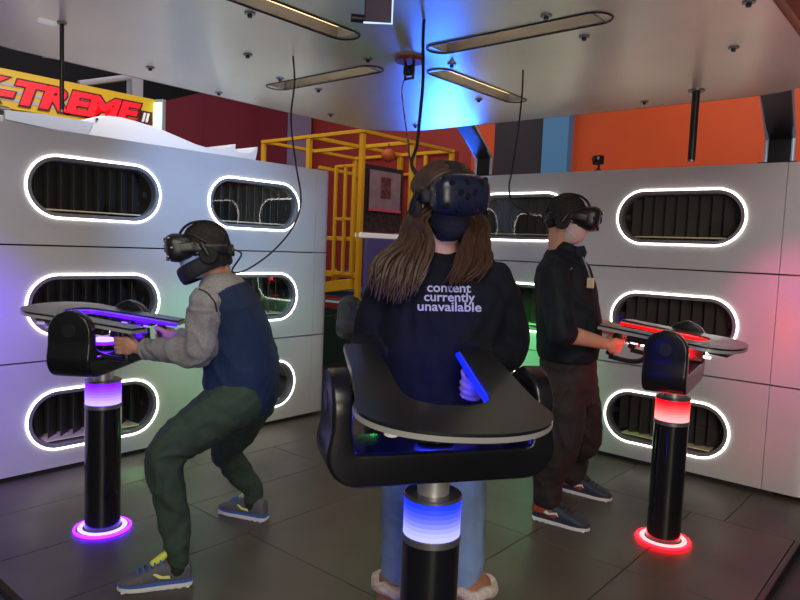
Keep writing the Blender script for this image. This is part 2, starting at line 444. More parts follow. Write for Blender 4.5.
for (cx, cy, al), d in zip(SL, nb):
    t = thing('recessed_slot_lamp', f'warm canopy slot lamp {d}', 'ceiling lamp', (cx, cy, CZ), PI / 2 * (1 - al), 'canopy slot lamps')
    bm = bmesh.new()
    for sx, sy, lx, ly in ((0, .057, .73, .003), (0, -.057, .73, .003), (.3645, 0, .003, .116), (-.3645, 0, .003, .116)): box(bm, (sx, sy, .021), (lx, ly, .044))
    new('lip', bm, M['seam'], t)
    bm = bmesh.new()
    for sx, sy, lx, ly in ((0, .060, .736, .004), (0, -.060, .736, .004), (.368, 0, .004, .122), (-.368, 0, .004, .122)): box(bm, (sx, sy, .144), (lx, ly, .232))
    new('lining', bm, M['beige'], t)
    bm = bmesh.new(); box(bm, (0, 0, .262), (.74, .122, .004)); new('diffuser', bm, M['slotlamp'], t)
    bm = bmesh.new(); tube(bm, [(x, y, -.001) for x, y in stadium(.345, .066, 10)], .0045, 6, True); new('outline_ring', bm, M['black'], t)
studs = [(-1.25, 2.22), (-1.24, 2.51), (-2.15, 1.59), (-.81, 2.96), (-1.46, 3.73), (-1.92, 2.56), (-.64, 2.47), (-2.84, 2.3), (-3.43, 2.33), (-3.25, 1.8), (-3.31, 3.11), (-2.85, 2.58), (-2.22, 3.23), (-3.07, 3.70), (-2.19, 2.28), (-2.62, 1.93)]
sl = ['in front of the right slot lamp', 'just behind the far end of the right slot lamp', 'left of the top slot lamp', 'above the red-lit gun stand', 'close to the back edge above the dark shirted person', 'between hub and right slot lamp', 'by the right edge of the canopy', 'in front of the left slot lamp', 'by the left canopy edge above the silver wall', 'near the left edge above the sign', 'near the back left corner', 'behind the left slot lamp', 'right of the rear slot lamp', 'close to the back left rounded corner', 'between hub and left slot lamp', 'beside the cable of the crouching person']
for (x, y), d in zip(studs, sl):
    t = thing('canopy_stud', f'small dark canopy stud {d}', 'ceiling stud', (x, y, CZ), 0, 'canopy studs')
    bm = bmesh.new(); cyl(bm, (0, 0, -.003), .021, .006); new('flange', bm, M['greymetal'], t, True)
    bm = bmesh.new(); cyl(bm, (0, 0, -.011), .009, .014, n=12); new('nozzle', bm, M['black'], t, True)

# support brackets from wall top to canopy
def bracket(x0, x1, ytop, label):
    t = thing('canopy_bracket', label, 'bracket', (x0, YR + .08, 1.954), 0, 'canopy brackets')
    a = Vector((0, 0, 0)); b = Vector((0.0, 0, .15)); c = Vector((x1 - x0, ytop - (YR + .08), CZ + .03 - 1.954))
    wv = Vector((.07, 0, 0)); nv1 = Vector((0, -.02, 0))
    dirn = (c - b).normalized(); nv2 = wv.normalized().cross(dirn).normalized() * -.02
    bm = bmesh.new(); loft(bm, [(a, wv, nv1), (b, wv, (nv1 + nv2) / 2), (c, wv, nv2)], True, 16, 8); new('channel', bm, M['black'], t)
    bm = bmesh.new()
    for s in (-1, 1): tube(bm, [a + wv * s + nv1, b + wv * s + nv1, c + wv * s + nv2], .011, 8)
    new('chrome_rail', bm, mat('blue_chrome', (.5, .62, .85), .3, .3), t, True)
    bm = bmesh.new(); box(bm, (0, 0, .004), (.2, .12, .008), .002); new('foot_plate', bm, M['black'], t)
bracket(-2.99, -2.78, 3.86, 'bent black canopy bracket with chrome rails rising beside the central person')
bracket(-.926, -.84, 3.84, 'bent black canopy bracket with chrome rails on the right wall')

# hub sensor, rods, panel
t = thing('hub_camera', 'black camera in a bracket below a red disc at the canopy centre', 'camera', (-2.04, 2.40, CZ))
bm = bmesh.new(); cyl(bm, (0, 0, -.006), .068, .012, bev=.003); new('mount_disc', bm, mat('red_disc', (.22, .02, .02), .5), t, True)
bm = bmesh.new()
for s in (-1, 1): tube(bm, [(s * .024, 0, .01), (s * .024, 0, -.09)], .0065, 8)
for z in (-.03, -.085): tube(bm, [(-.024, 0, z), (.024, 0, z)], .006, 8)
new('bracket', bm, M['black'], t, True)
bm = bmesh.new(); box(bm, (0, -.012, -.055), (.034, .03, .04), .006); cyl(bm, (.006, -.03, -.055), .011, .012, (0, 1, 0)); new('camera_body', bm, M['black'], t)
def rod(x, y, z, label, r=.011):
    t = thing('hanging_rod', label, 'rod', (x, y, CZ), 0)
    bm = bmesh.new(); cyl(bm, (0, 0, (z - CZ) / 2), r, CZ - z, n=16); new('shaft', bm, M['black'], t, True)
    bm = bmesh.new(); cyl(bm, (0, 0, -.004), r * 2.2, .008); new('flange', bm, M['greymetal'], t, True)
    bm = bmesh.new(); cyl(bm, (0, 0, z - CZ - .004), r, .008, n=16); new('end_cap', bm, M['greymetal'], t, True)
    return t
t = rod(-2.90, 1.22, 1.884, 'thin dark rod hanging from the canopy in front of the yellow sign', .0085)
bm = bmesh.new(); box(bm, (-.02, -.05, -.01), (.03, .07, .014), .004); new('clip', bm, M['sign_white'], t)
rod(-1.15, 3.61, 1.883, 'thick dark rod hanging from the canopy against the orange wall', .0185)
t = thing('hanging_monitor', 'small dark monitor with pale blue rim hanging at the top of the photo', 'monitor', (-1.62, 1.73, CZ), math.radians(42))
bm = bmesh.new(); box(bm, (0, 0, -.035), (.095, .02, .125), .004); new('panel', bm, mat('dark_violet_panel', (.05, .03, .09), .4), t)
bm = bmesh.new(); tube(bm, [(-.05, -.008, -.098), (.0475, -.008, -.098), (.0475, -.008, .03)], .0035, 6); new('rim_light', bm, lamp_mat('pale_blue_rim', (.55, .75, 1), 1.0), t)
bm = bmesh.new(); cyl(bm, (-.07, -.006, -.085), .014, .045, (1, .2, 0)); new('sensor', bm, M['black'], t, True)

# ------------------------------------------------------------------ hall behind the arena
bm = bmesh.new()
def qx(x0, x1, y, z0, z1, d, mi):
    n0 = len(bm.faces); box(bm, ((x0 + x1) / 2, y + d / 2, (z0 + z1) / 2), (x1 - x0, d, z1 - z0)); bm.faces.ensure_lookup_table()
    for f in bm.faces[n0:]: f.material_index = mi
qx(-9, -7.0, 8, 0, 4.6, .2, 0); qx(-7.0, -5.55, 8, 0, 4.6, .2, 1); qx(-5.55, -5.17, 7.96, 0, 4.6, .2, 2); qx(-5.17, -4.38, 7.95, 0, 4.6, .2, 3); qx(-4.38, -4.02, 7.86, 0, 4.6, .3, 4); qx(-4.02, 4, 8, 0, 4.6, .2, 2)  # dark red stretch beside the orange is its shade put into the colour
struct('wall_back', bm, [M['maroon_dark'], M['maroon_dark'], M['orange'], M['purple_dark'], M['sky_blue']], 'hall wall behind the arena painted orange, dark purple and blue')
bm = bmesh.new()
box(bm, (-9.1, 4.0, 1.6), (.2, 8.0, 3.2))
vs = prism(bm, [(4.9, 3.2), (6.3, 3.75), (8.0, 3.75), (8.0, 3.2)], -9.2, -9.0, basis((0, 1, 0), (0, 0, 1), (1, 0, 0)))
for y in (5.86, 6.85): box(bm, (-8.99, y, 1.9), (.02, .03, 3.6))
struct('wall_side', bm, M['maroon'], 'maroon panelled hall wall behind the left arena wall')
bm = bmesh.new(); box(bm, (-8.93, 7.68, 1.9), (.12, .42, 3.8)); struct('trim_2', bm, M['lavender'], 'lavender corner strip between the maroon and red walls')
bm = bmesh.new(); box(bm, (-9.5, 2, 3), (.2, 14, 6)); box(bm, (-4, 5, 4.75), (13, 11, .1)); struct('ceiling', bm, M['hallceil'], 'black hall ceiling above the game floor')

# ------------------------------------------------------------------ writing
def text_mesh(body, size, extrude=0, offset=0, shear=0, align='LEFT', spacing=1):
    cu = bpy.data.curves.new('lettering', 'FONT'); cu.body = body; cu.size = size; cu.extrude = extrude; cu.offset = offset; cu.shear = shear
    cu.align_x = align; cu.space_character = spacing; cu.resolution_u = 3
    o = bpy.data.objects.new('lettering', cu); C.objects.link(o)
    dg = bpy.context.evaluated_depsgraph_get(); dg.update()
    me = bpy.data.meshes.new_from_object(o.evaluated_get(dg))
    bpy.data.objects.remove(o); bpy.data.curves.remove(cu)
    return me
def lettering(name, body, height, length, m, mx, parent, extrude=0, offset=0, shear=0):
    """text scaled to a box length x height, local origin at its lower left"""
    me = text_mesh(body, 1, extrude, offset, shear)
    xs = [v.co.x for v in me.vertices]; yz = [v.co.y for v in me.vertices]
    x0, x1, y0, y1 = min(xs), max(xs), min(yz), max(yz)
    for v in me.vertices: v.co = mx @ Vector(((v.co.x - x0) / (x1 - x0) * length, (v.co.y - y0) / (y1 - y0) * height, v.co.z))
    me.materials.clear(); me.materials.append(m)
    me.name = name; o = bpy.data.objects.new(name, me); C.objects.link(o); o.parent = parent
    return o

# ------------------------------------------------------------------ lit sign behind the left wall
t = thing('game_sign', 'yellow lit sign with red slanted letters behind the left silver wall', 'sign', (-6, 2.2, 2.36))
bm = bmesh.new(); box(bm, (-.12, -.2, .155), (.24, 2.76, .31), .006); new('sign_box', bm, M['sign_yellow'], t)
def smx(y, z, x): return basis((0, 1, 0), (0, 0, 1), (1, 0, 0), (x, y, z))
bm = bmesh.new()
for z in (.075, .135, .19): box(bm, (.003, .22, z), (.006, 1.5, .028))
new('stripe', bm, M['sign_grey'], t)
lettering('letter_outline', 'X-TREME', .225, 1.56, M['sign_dark'], smx(-.51, .028, .012), t, .004, .085, .25)
lettering('lettering', 'X-TREME', .195, 1.51, M['sign_red'], smx(-.485, .043, .02), t, .006, .05, .25)
bm = bmesh.new(); box(bm, (.008, 1.075, .125), (.012, .14, .12), .003); new('numeral_plate', bm, M['sign_dark'], t)
lettering('numeral', 'II', .085, .08, M['sign_white'], smx(1.035, .083, .016), t, .002, .03, .2)
fin = thing
bm = bmesh.new(); box(bm, (.0, 1.20, .155), (.17, .04, .315), .004, Matrix.Rotation(.3, 3, 'Z')); new('end_fin', bm, mat('sign_end_housing', (.35, .38, .38), .4), t)
for k in range(4):
    bm = bmesh.new(); tube(bm, [(.0 + k * .024, 1.168 + k * .008, .03), (.008 + k * .024, 1.168 + k * .008, .28)], .007, 6); new('end_light', bm, M['green_led'], t, True)

# white moulded shell with fin tips above the left wall
prof = [(1.50, 1.70), (1.50, 2.055), (1.609, 2.072), (1.78, 2.085), (1.90, 2.07), (1.98, 2.10), (2.072, 2.142), (2.15, 2.16), (2.233, 2.165), (2.37, 2.153), (2.523, 2.131), (2.67, 2.097), (2.794, 2.068), (2.91, 2.053), (3.026, 2.056), (3.09, 2.075), (3.151, 2.118), (3.147, 2.085), (3.143, 2.062), (3.20, 2.052), (3.275, 2.060), (3.32, 2.085), (3.36, 2.126), (3.357, 2.085), (3.335, 2.02), (3.29, 1.70)]
t = thing('white_machine_shell', 'white moulded machine top with two pointed fins rising over the left wall', 'arcade machine', (-4.40, 2.4, 0))
bm = bmesh.new(); prism(bm, [(y - 2.4, z) for y, z in prof], -.5, 0, basis((0, 1, 0), (0, 0, 1), (1, 0, 0)), .004); new('shell', bm, M['white_shell'], t, True)
bm = bmesh.new(); prism(bm, [(y - 2.4, z) for y, z in [(1.52, 2.03), (2.0, 2.0), (2.05, 2.10), (1.75, 2.10), (1.52, 2.085)]], .001, .012, basis((0, 1, 0), (0, 0, 1), (1, 0, 0)), .004); new('trim_band', bm, mat('pale_blue_band', (.55, .60, .72), .4), t)
bm = bmesh.new(); cyl(bm, (.003, -.33, 2.125), .008, .008, (1, 0, 0), 12); new('screw', bm, M['black'], t)
bm = bmesh.new(); box(bm, (0, 0, .85), (.4, 1.4, 1.7), .02, Matrix.Translation((0, 0, 0)).to_3x3())
for v in bm.verts: v.co += Vector((-.25, 0, 0))
new('cabinet', bm, M['black'], t)
t = thing('dark_cylinder_bar', 'dark rounded bar lying below the yellow sign at the left edge', 'bar', (-4.45, 1.28, 2.09))
bm = bmesh.new(); tube(bm, [(0, -.3, .005), (0, .28, -.005)], .032, 14); new('bar', bm, mat('dark_brown_plastic', (.05, .035, .04), .5), t, True)
bm = bmesh.new(); cyl(bm, (0, -.2, -1.05), .025, 2.08); new('stand', bm, M['black'], t, True)

# steel post, brace and roof trusses above the sign
t = thing('steel_post', 'pale painted steel post with diagonal brace beside the yellow sign', 'post', (-6.35, 3.36, 0))
bm = bmesh.new(); box(bm, (0, 0, 2.345), (.11, .11, 4.68)); new('upright', bm, M['lavmetal'], t)
bm = bmesh.new(); tube(bm, [(0, -.02, 2.92), (.02, -.55, 2.74)], .028, 8); new('brace', bm, M['lavmetal'], t)
random.seed(3)
for (x, y0, y1, z, lb) in ((-7.4, 1.6, 3.0, 3.25, 'grey lattice roof truss above the left end of the sign'), (-7.6, 3.0, 4.2, 3.22, 'dim lattice truss with small lamp above the middle of the sign')):
    t = thing('roof_truss', lb, 'truss', (x, y0, z), 0)
    L = y1 - y0
    bm = bmesh.new()
    for dz in (0, .3): tube(bm, [(0, 0, dz), (0, L, dz + .1)], .014, 6)
    new('chord', bm, M['lavmetal'], t)
    bm = bmesh.new(); n = 9
    for k in range(n): tube(bm, [(0, L * k / n, .1 * k / n), (0, L * (k + .5) / n, .3 + .1 * (k + .5) / n), (0, L * (k + 1) / n, .1 * (k + 1) / n)], .008, 5)
    new('lattice', bm, M['lavmetal'], t)
    bm = bmesh.new()
    for yy in (.15, L - .15): tube(bm, [(0, yy, .3), (0, yy, 4.7 - z)], .01, 6)
    new('hanger', bm, M['greymetal'], t)
t = thing('ceiling_lamp', 'small bright white lamp under the dim roof truss above the sign', 'lamp', (-7.4, 3.83, 3.42))
bm = bmesh.new(); ell(bm, (0, 0, 0), ((.025, 0, 0), (0, .04, 0), (0, 0, .02)), 12); new('bulb', bm, lamp_mat('tiny_lamp', (1, 1, 1), 3), t, True)
bm = bmesh.new(); cyl(bm, (0, 0, .05), .03, .05, r2=.02, n=12); tube(bm, [(0, 0, .07), (0, 0, 1.3)], .006, 6); new('holder', bm, M['greymetal'], t, True)

# ------------------------------------------------------------------ playground frame
PX, PY, PZ = -5.516, 5.703, 2.7
t = thing('playground_frame', 'yellow tubular playground frame behind the gap between the silver walls', 'play frame', (PX, PY, 0))
def post(x, y, z0, z1, s=.075):
    bm = bmesh.new(); box(bm, (x, y, (z0 + z1) / 2), (s, s, z1 - z0), .008); new('post', bm, M['yellow'], t)
def rail(a, b, s=.045, nm='rail'):
    a, b = Vector(a), Vector(b); d = b - a
    bm = bmesh.new(); mx = d.to_track_quat('X', 'Z').to_matrix(); box(bm, (a + b) / 2, (d.length, s, s), .008, mx); new(nm, bm, M['yellow'], t)
for x, y, z0, s in ((0, 0, 0, .06), (-.92, 0, 1.0, .06), (-1.83, 0, 0, .055), (0, .92, 1.5, .065), (0, 1.75, 1.5, .065), (-.92, 1.75, 1.0, .07), (-1.83, 1.75, 0, .07), (-.45, 1.75, 1.4, .05)): post(x, y, z0, PZ - .03, s)
for z in (PZ,): 
    rail((-1.87, 0, z), (.04, 0, z)); rail((0, -.04, z), (0, 1.79, z)); rail((-1.87, 1.75, z), (.04, 1.75, z)); rail((-1.83, 0, z), (-1.83, 1.75, z)); rail((-.92, 0, z), (-.92, 1.75, z), .05); rail((0, .92, z), (-1.83, .92, z), .05)
rail((-1.83, 0, 1.45), (0, 0, 1.45), .05); rail((-1.0, 0, 1.02), (0, 0, 1.02), .07); rail((-.95, .2, 2.35), (-.95, 1.7, 2.3), .045); rail((-1.8, 1.75, 2.42), (0, 1.75, 2.42), .04)
# narrow ladder gate beside the corner post
for x in (-.36, -.2, -.06):
    bm = bmesh.new(); box(bm, (x, -.06, 1.66), (.035, .035, 1.3), .005); new('gate_bar', bm, M['yellow'], t)
for z in (1.03, 1.68, 2.30): rail((-.36, -.06, z), (-.06, -.06, z), .035, 'gate_rail')
rail((-1.3, -.03, .72), (-.05, -.03, .92), .13, 'ramp_edge')
bm = bmesh.new(); box(bm, (-.65, .5, .78), (1.2, .9, .06)); new('ramp_deck', bm, M['sky_blue'], t)
bm = bmesh.new(); box(bm, (.0, .92, 1.50), (.10, 1.9, .06), .01); new('white_ledge', bm, M['sign_white'], t)
bm = bmesh.new(); box(bm, (-.9, 1.82, 2.08), (1.9, .03, 1.25)); new('back_net', bm, M['maroon_dark'], t)
bm = bmesh.new(); box(bm, (.02, .95, 1.02), (.06, 1.75, .92), .02); new('purple_pad', bm, mat('blue_violet_pad', (.13, .13, .42), .5), t)
bm = bmesh.new(); box(bm, (-.05, .7, .28), (.06, 2.6, .56)); box(bm, (-1.0, -.02, .3), (1.9, .05, .6)); new('green_skirt', bm, mat('dark_green_skirt', (.006, .03, .018), .6), t)
bm = bmesh.new(); box(bm, (-.10, .46, 1.95), (.02, .78, .80)); new('mesh_screen', bm, mat('dark_play_net', (.035, .02, .03), .8, 0, .6, 20), t)
t2 = thing('play_poster', 'pale poster with dark red framed picture inside the yellow play frame', 'poster', (PX - .07, PY + .50, 2.06))
bm = bmesh.new(); box(bm, (0, 0, 0), (.016, .56, .46), .003); new('sheet', bm, mat('grey_pink_sheet', (.32, .22, .27), .6, 0, .15, 9), t2)
bm = bmesh.new(); box(bm, (.01, 0, .03), (.01, .18, .26), .002); new('picture', bm, mat('brown_picture', (.15, .05, .05), .6, 0, .7, 22), t2)
bm = bmesh.new(); box(bm, (.01, 0, -.245), (.014, .58, .03), .002); new('pink_border', bm, mat('pink_border', (.75, .10, .20), .5), t2)
t2 = thing('play_poster', 'pinkish poster just left of the central headset behind the yellow frame', 'poster', (PX - .07, PY + 1.28, 2.0))
bm = bmesh.new(); box(bm, (0, 0, 0), (.016, .56, .62), .003); new('sheet', bm, mat('pink_sheet', (.45, .27, .30), .6, 0, .2, 6), t2)
bm = bmesh.new(); box(bm, (.01, .02, .1), (.01, .2, .16), .002); new('picture', bm, mat('blue_picture', (.12, .25, .40), .6, 0, .7, 20), t2)
t2 = thing('play_ball', 'small orange red ball hanging inside the top of the yellow play frame', 'ball', (PX - .35, PY + .85, 2.55))
bm = bmesh.new(); ell(bm, (0, 0, 0), ((.095, 0, 0), (0, .095, 0), (0, 0, .085)), 20); new('ball', bm, mat('orange_ball', (.55, .10, .03), .45), t2, True)
bm = bmesh.new(); tube(bm, [(0, 0, .07), (0, 0, .15)], .008, 6); new('cord', bm, M['black'], t2)
# soft play blocks on the ramp
for i, (x, y, z, col, s, lb) in enumerate(((-.95, -.12, .86, (.35, .04, .06), .10, 'red soft play block on the yellow ramp'), (-.28, .12, .98, (.03, .05, .45), .09, 'blue soft play ball by the ramp top'), (-.48, .1, .96, (.75, .45, .03), .07, 'yellow soft play cone beside the blue ball'))):
    bm = bmesh.new()
    if i == 0: box(bm, (0, 0, 0), (.32, .2, .2), .03)
    elif i == 1: ell(bm, (0, 0, 0), ((.1, 0, 0), (0, .1, 0), (0, 0, .1)), 18)
    else: cyl(bm, (0, 0, 0), .08, .24, r2=.015, n=20, bev=.008)
    o = new(('soft_block', 'soft_ball', 'soft_cone')[i], bm, mat('soft_play_' + str(i), col, .5), None, i > 0); o.location = (PX + x, PY + y, z); tag(o, lb, 'toy')

# ------------------------------------------------------------------ gun stands
def yaw_for(r, g):
    d = (RV * r + GV * g).normalized(); return math.atan2(-d.x, d.y)
PIV = Vector((0, 0, 1.0))
STN = {}
def station(key, x, y, rz, pyaw, pitch, roll, color, glow, label, strength=1.0, marker=.15, off=(0, 0), dz=0):
    t = thing('vr_gun_stand', label, 'gun stand', (x, y, 0), rz, 'light ringed gun stands')
    led = lamp_mat(glow + '_led', color, 3.2 * strength); strip = lamp_mat(glow + '_strip', color, .9 * strength)
    hot = lamp_mat(glow + '_hot_led', tuple(min(1, c * .7 + .30) for c in color), 2.2 * strength)
    ringled = lamp_mat(glow + '_floor_led', color, 16.0 * strength)
    bm = bmesh.new(); cyl(bm, (0, 0, .004), .118, .008, bev=.002); new('floor_flange', bm, M['gloss_black'], t, True)
    bm = bmesh.new(); tube(bm, [(.098 * math.cos(a), .098 * math.sin(a), .012) for a in [2 * PI * k / 40 for k in range(40)]], .0075, 8, True, 0, 1, (1.5, .7)); new('floor_ring', bm, hot, t, True)
    bm = bmesh.new(); tube(bm, [(.122 * math.cos(a), .122 * math.sin(a), .006) for a in [2 * PI * k / 40 for k in range(40)]], .006, 8, True); new('outer_floor_ring', bm, ringled, t, True)
    bm = bmesh.new(); cyl(bm, (0, 0, .296), .079, .575); new('pillar', bm, M['gloss_black'], t, True)
    bm = bmesh.new(); cyl(bm, (0, 0, .593), .081, .022, bev=.003); new('lower_collar', bm, M['greymetal'], t, True)
    for k, (wt, st) in enumerate(((.20, 2.4), (.18, 2.3), (.14, 2.2), (.09, 2.2), (.05, 2.3), (.025, 2.4), (.008, 2.5), (0, 2.5))):  # one light band; its glow gradient is stepped into the slice colours
        bm = bmesh.new(); cyl(bm, (0, 0, .6095 + k * .0125), .0785, .0125, n=40); new('band_step', bm, lamp_mat(glow + '_ring', tuple(min(1, x_ * (1 - wt) + wt) for x_ in color), st * strength), t, True)
    bm = bmesh.new(); cyl(bm, (0, 0, .709), .080, .012, bev=.003); new('upper_collar', bm, M['greymetal'], t, True)
    bm = bmesh.new(); cyl(bm, (0, 0, .745), .044, .07); new('neck', bm, M['steel'], t, True)
    # yoke: swept U
    bm = bmesh.new(); X0, zb, zt, rc = .276, .815, 1.060, .05
    path = []
    for k in range(12): path.append((-X0, zt - (zt - zb - rc) * k / 11))
    for k in range(1, 9): a = PI + PI / 2 * k / 8; path.append((-X0 + rc + rc * math.cos(a), zb + rc + rc * math.sin(a)))
    for k in range(1, 8): path.append((-X0 + rc + (2 * X0 - 2 * rc) * k / 8, zb))
    full = path + [(-a, b) for a, b in path[:20][::-1]]
    rings = []
    P = [Vector((a, 0, b)) for a, b in full]
    for i, p in enumerate(P):
        tg = (P[min(i + 1, len(P) - 1)] - P[max(i - 1, 0)]).normalized(); nrm = Vector((0, 1, 0)).cross(tg)
        s = (zt - p.z); dep = .094
        if s < dep: dep = max(.012, dep * math.sqrt(max(0, 1 - (1 - s / dep) ** 2)))
        bar = max(0, min(1, (zb + .10 - p.z) / .09)); th = .027 + .018 * bar
        rings.append((p, nrm * th, Vector((0, dep, 0))))
    loft_rect(bm, rings, .012); new('yoke', bm, M['yoke'], t, True)
    for s in (-1, 1):
        bm = bmesh.new(); cyl(bm, (s * (X0 + .026), 0, .975), .03, .008, (1, 0, 0), bev=.002); new('pivot_cap', bm, M['black'], t, True)
    bm = bmesh.new(); cyl(bm, (0, 0, .878), .052, .034, bev=.004); new('hub', bm, M['gloss_black'], t, True)
    bm = bmesh.new(); tube(bm, [(.045 * math.cos(a), .045 * math.sin(a), .898) for a in [2 * PI * k / 30 for k in range(30)]], .007, 8, True); new('hub_ring', bm, hot, t, True)
    bm = bmesh.new(); cyl(bm, (0, 0, .885), .054, .012); new('hub_band', bm, led, t, True)
    ld = bpy.data.lights.new('hub_glow', 'POINT'); ld.energy = 3.6 * strength; ld.color = color; ld.shadow_soft_size = .03
    lo_ = bpy.data.objects.new('hub_glow', ld); C.objects.link(lo_); lo_.parent = t; lo_.location = (0, .0, .935)
    # table plate
    T = Matrix.Translation(PIV + Matrix.Rotation(-rz, 3, 'Z') @ Vector((*off, dz))) @ Matrix.Rotation(pyaw - rz, 4, 'Z') @ Matrix.Rotation(pitch, 4, 'X') @ Matrix.Rotation(roll, 4, 'Y') @ Matrix.Translation((0, -.085, 0))
    outer = [(.228, .37), (.227, .26), (.226, .16), (.226, .05), (.229, -.03), (.236, -.07)]
    for k in range(0, 29):
        a = -PI * k / 28; ca, sa = math.cos(a), math.sin(a)
        outer.append((.242 * math.copysign(abs(ca) ** .9, ca), -.09 - .155 * abs(sa) ** .9))
    outer += [(-x_, y_) for x_, y_ in outer[:6][::-1]]
    inner = [(-.132, .385), (-.126, .26), (-.120, .12), (-.117, .03)] + [(math.copysign(.116 * abs(math.cos(PI + PI * k / 16)) ** .75, math.cos(PI + PI * k / 16)), .02 - .105 * abs(math.sin(PI * k / 16)) ** .75) for k in range(0, 17)] + [(.117, .03), (.120, .12), (.126, .26), (.132, .385)]
    poly = outer + inner
    bm = bmesh.new(); prism(bm, poly, .010, .018, T, .003); new('tabletop', bm, M['plate_top'], t)
    bm = bmesh.new(); prism(bm, poly, -.004, .0095, T); new('tabletop_edge', bm, M['plate_edge'], t)
    bm = bmesh.new(); tube(bm, [T @ Vector((x_ * .975, y_ - .003, -.004)) for x_, y_ in inner[2:-2]], .008, 8)
    tube(bm, [T @ Vector((x_ * .975, y_ - .003, -.004)) for x_, y_ in inner[:3]], .008, 8)
    tube(bm, [T @ Vector((x_ * .975, y_ - .003, -.004)) for x_, y_ in inner[-3:]], .008, 8); new('edge_light', bm, strip, t, True)
    for s in (-1, 1):
        bm = bmesh.new(); tube(bm, [Vector((s * .235, 0, .985)), T @ Vector((s * .19, .06, -.03))], .018, 10); box(bm, T @ Vector((s * .188, .12, -.022)), (.05, .22, .028), .006, T.to_3x3()); new('tilt_bracket', bm, M['black'], t)
    bm = bmesh.new(); box(bm, T @ Vector((0, -.15, -.02)), (.20, .09, .024), .006, T.to_3x3())
    new('under_plate', bm, M['black'], t)
    mk = lamp_mat(glow + '_marker', (1, .95, .9), marker)
    for lx, ly in ((-.18, .20), (-.185, .08), (.185, .2), (-.15, -.12), (.15, -.12)):
        bm = bmesh.new(); cyl(bm, T @ Vector((lx, ly, -.040)), .017, .010, T.to_3x3() @ ZV); new('marker_lamp', bm, mk, t, True)
    for s in (-1, 1):
        bm = bmesh.new(); tube(bm, [T @ Vector((s * .158, .285, -.01)), T @ Vector((s * .158, .30, -.07)), T @ Vector((s * .158, .318, -.125))], [.020, .0185, .019], 12, k=3); new('grip', bm, M['black'], t, True)
        bm = bmesh.new(); tube(bm, [T @ Vector(q) for q in ((s * .158, .13, -.01), (s * .158, .125, -.06), (s * .158, .155, -.115), (s * .158, .21, -.135), (s * .158, .315, -.135))], [.013, .013, .0125, .012, .012], 10, k=4); new('hand_guard', bm, M['black'], t, True)
    W = Matrix.Translation((x, y, 0)) @ Matrix.Rotation(rz, 4, 'Z')
    STN[key] = (W @ T, [W @ T @ Vector((s * .158, .30, -.07)) for s in (-1, 1)], ((W @ T).to_3x3() @ Vector((0, -.15, 1))).normalized())
    # curved cable guard behind the rear arm
    return t
c_pos = RV * .112 + GV * 1.795
station('C', c_pos.x, c_pos.y, yaw_for(-.27, .96), math.radians(50), math.radians(9), math.radians(2), (.004, .018, 1), 'blue', 'blue-lit gun stand in the foreground with dark horseshoe table', 1.0, .15, (.025, -.035), .016)
station('L', -3.03, 1.462, math.radians(-52), math.radians(-60), math.radians(-5.5), 0, (.11, .004, 1), 'purple', 'purple-lit gun stand on the left before the crouching person')
station('R', -1.055, 3.302, math.radians(99), math.radians(93), math.radians(5.5), 0, (1, .002, .007), 'red', 'red-lit gun stand on the right before the dark shirted person', 1.0, 1.6, (-.035, .02))
station('B', -2.98, 3.30, yaw_for(-.75, .65), yaw_for(-.75, .65), 0, 0, (.05, 1, .2), 'green', 'dim gun stand mostly hidden behind the central person', .35)

# small camera on the right wall
t = thing('action_camera', 'small black camera on a stub mount atop the right silver wall', 'camera', (-2.04, 4.46, 1.954), math.radians(-20))
bm = bmesh.new(); cyl(bm, (0, 0, .004), .028, .008); new('base', bm, M['black'], t, True)
bm = bmesh.new(); tube(bm, [(0, 0, .005), (.006, 0, .045)], .008, 8); tube(bm, [(-.02, 0, .012), (0, 0, .03), (.022, 0, .012)], .004, 6); new('stub', bm, M['black'], t, True)
bm = bmesh.new(); box(bm, (-.004, 0, .08), (.07, .045, .062), .006); new('body', bm, M['black'], t)
bm = bmesh.new(); cyl(bm, (-.012, -.028, .083), .018, .016, (0, 1, 0)); new('lens', bm, M['gloss_black'], t, True)
bm = bmesh.new(); box(bm, (.018, -.0235, .09), (.02, .002, .02)); new('silver_plate', bm, M['steel'], t)

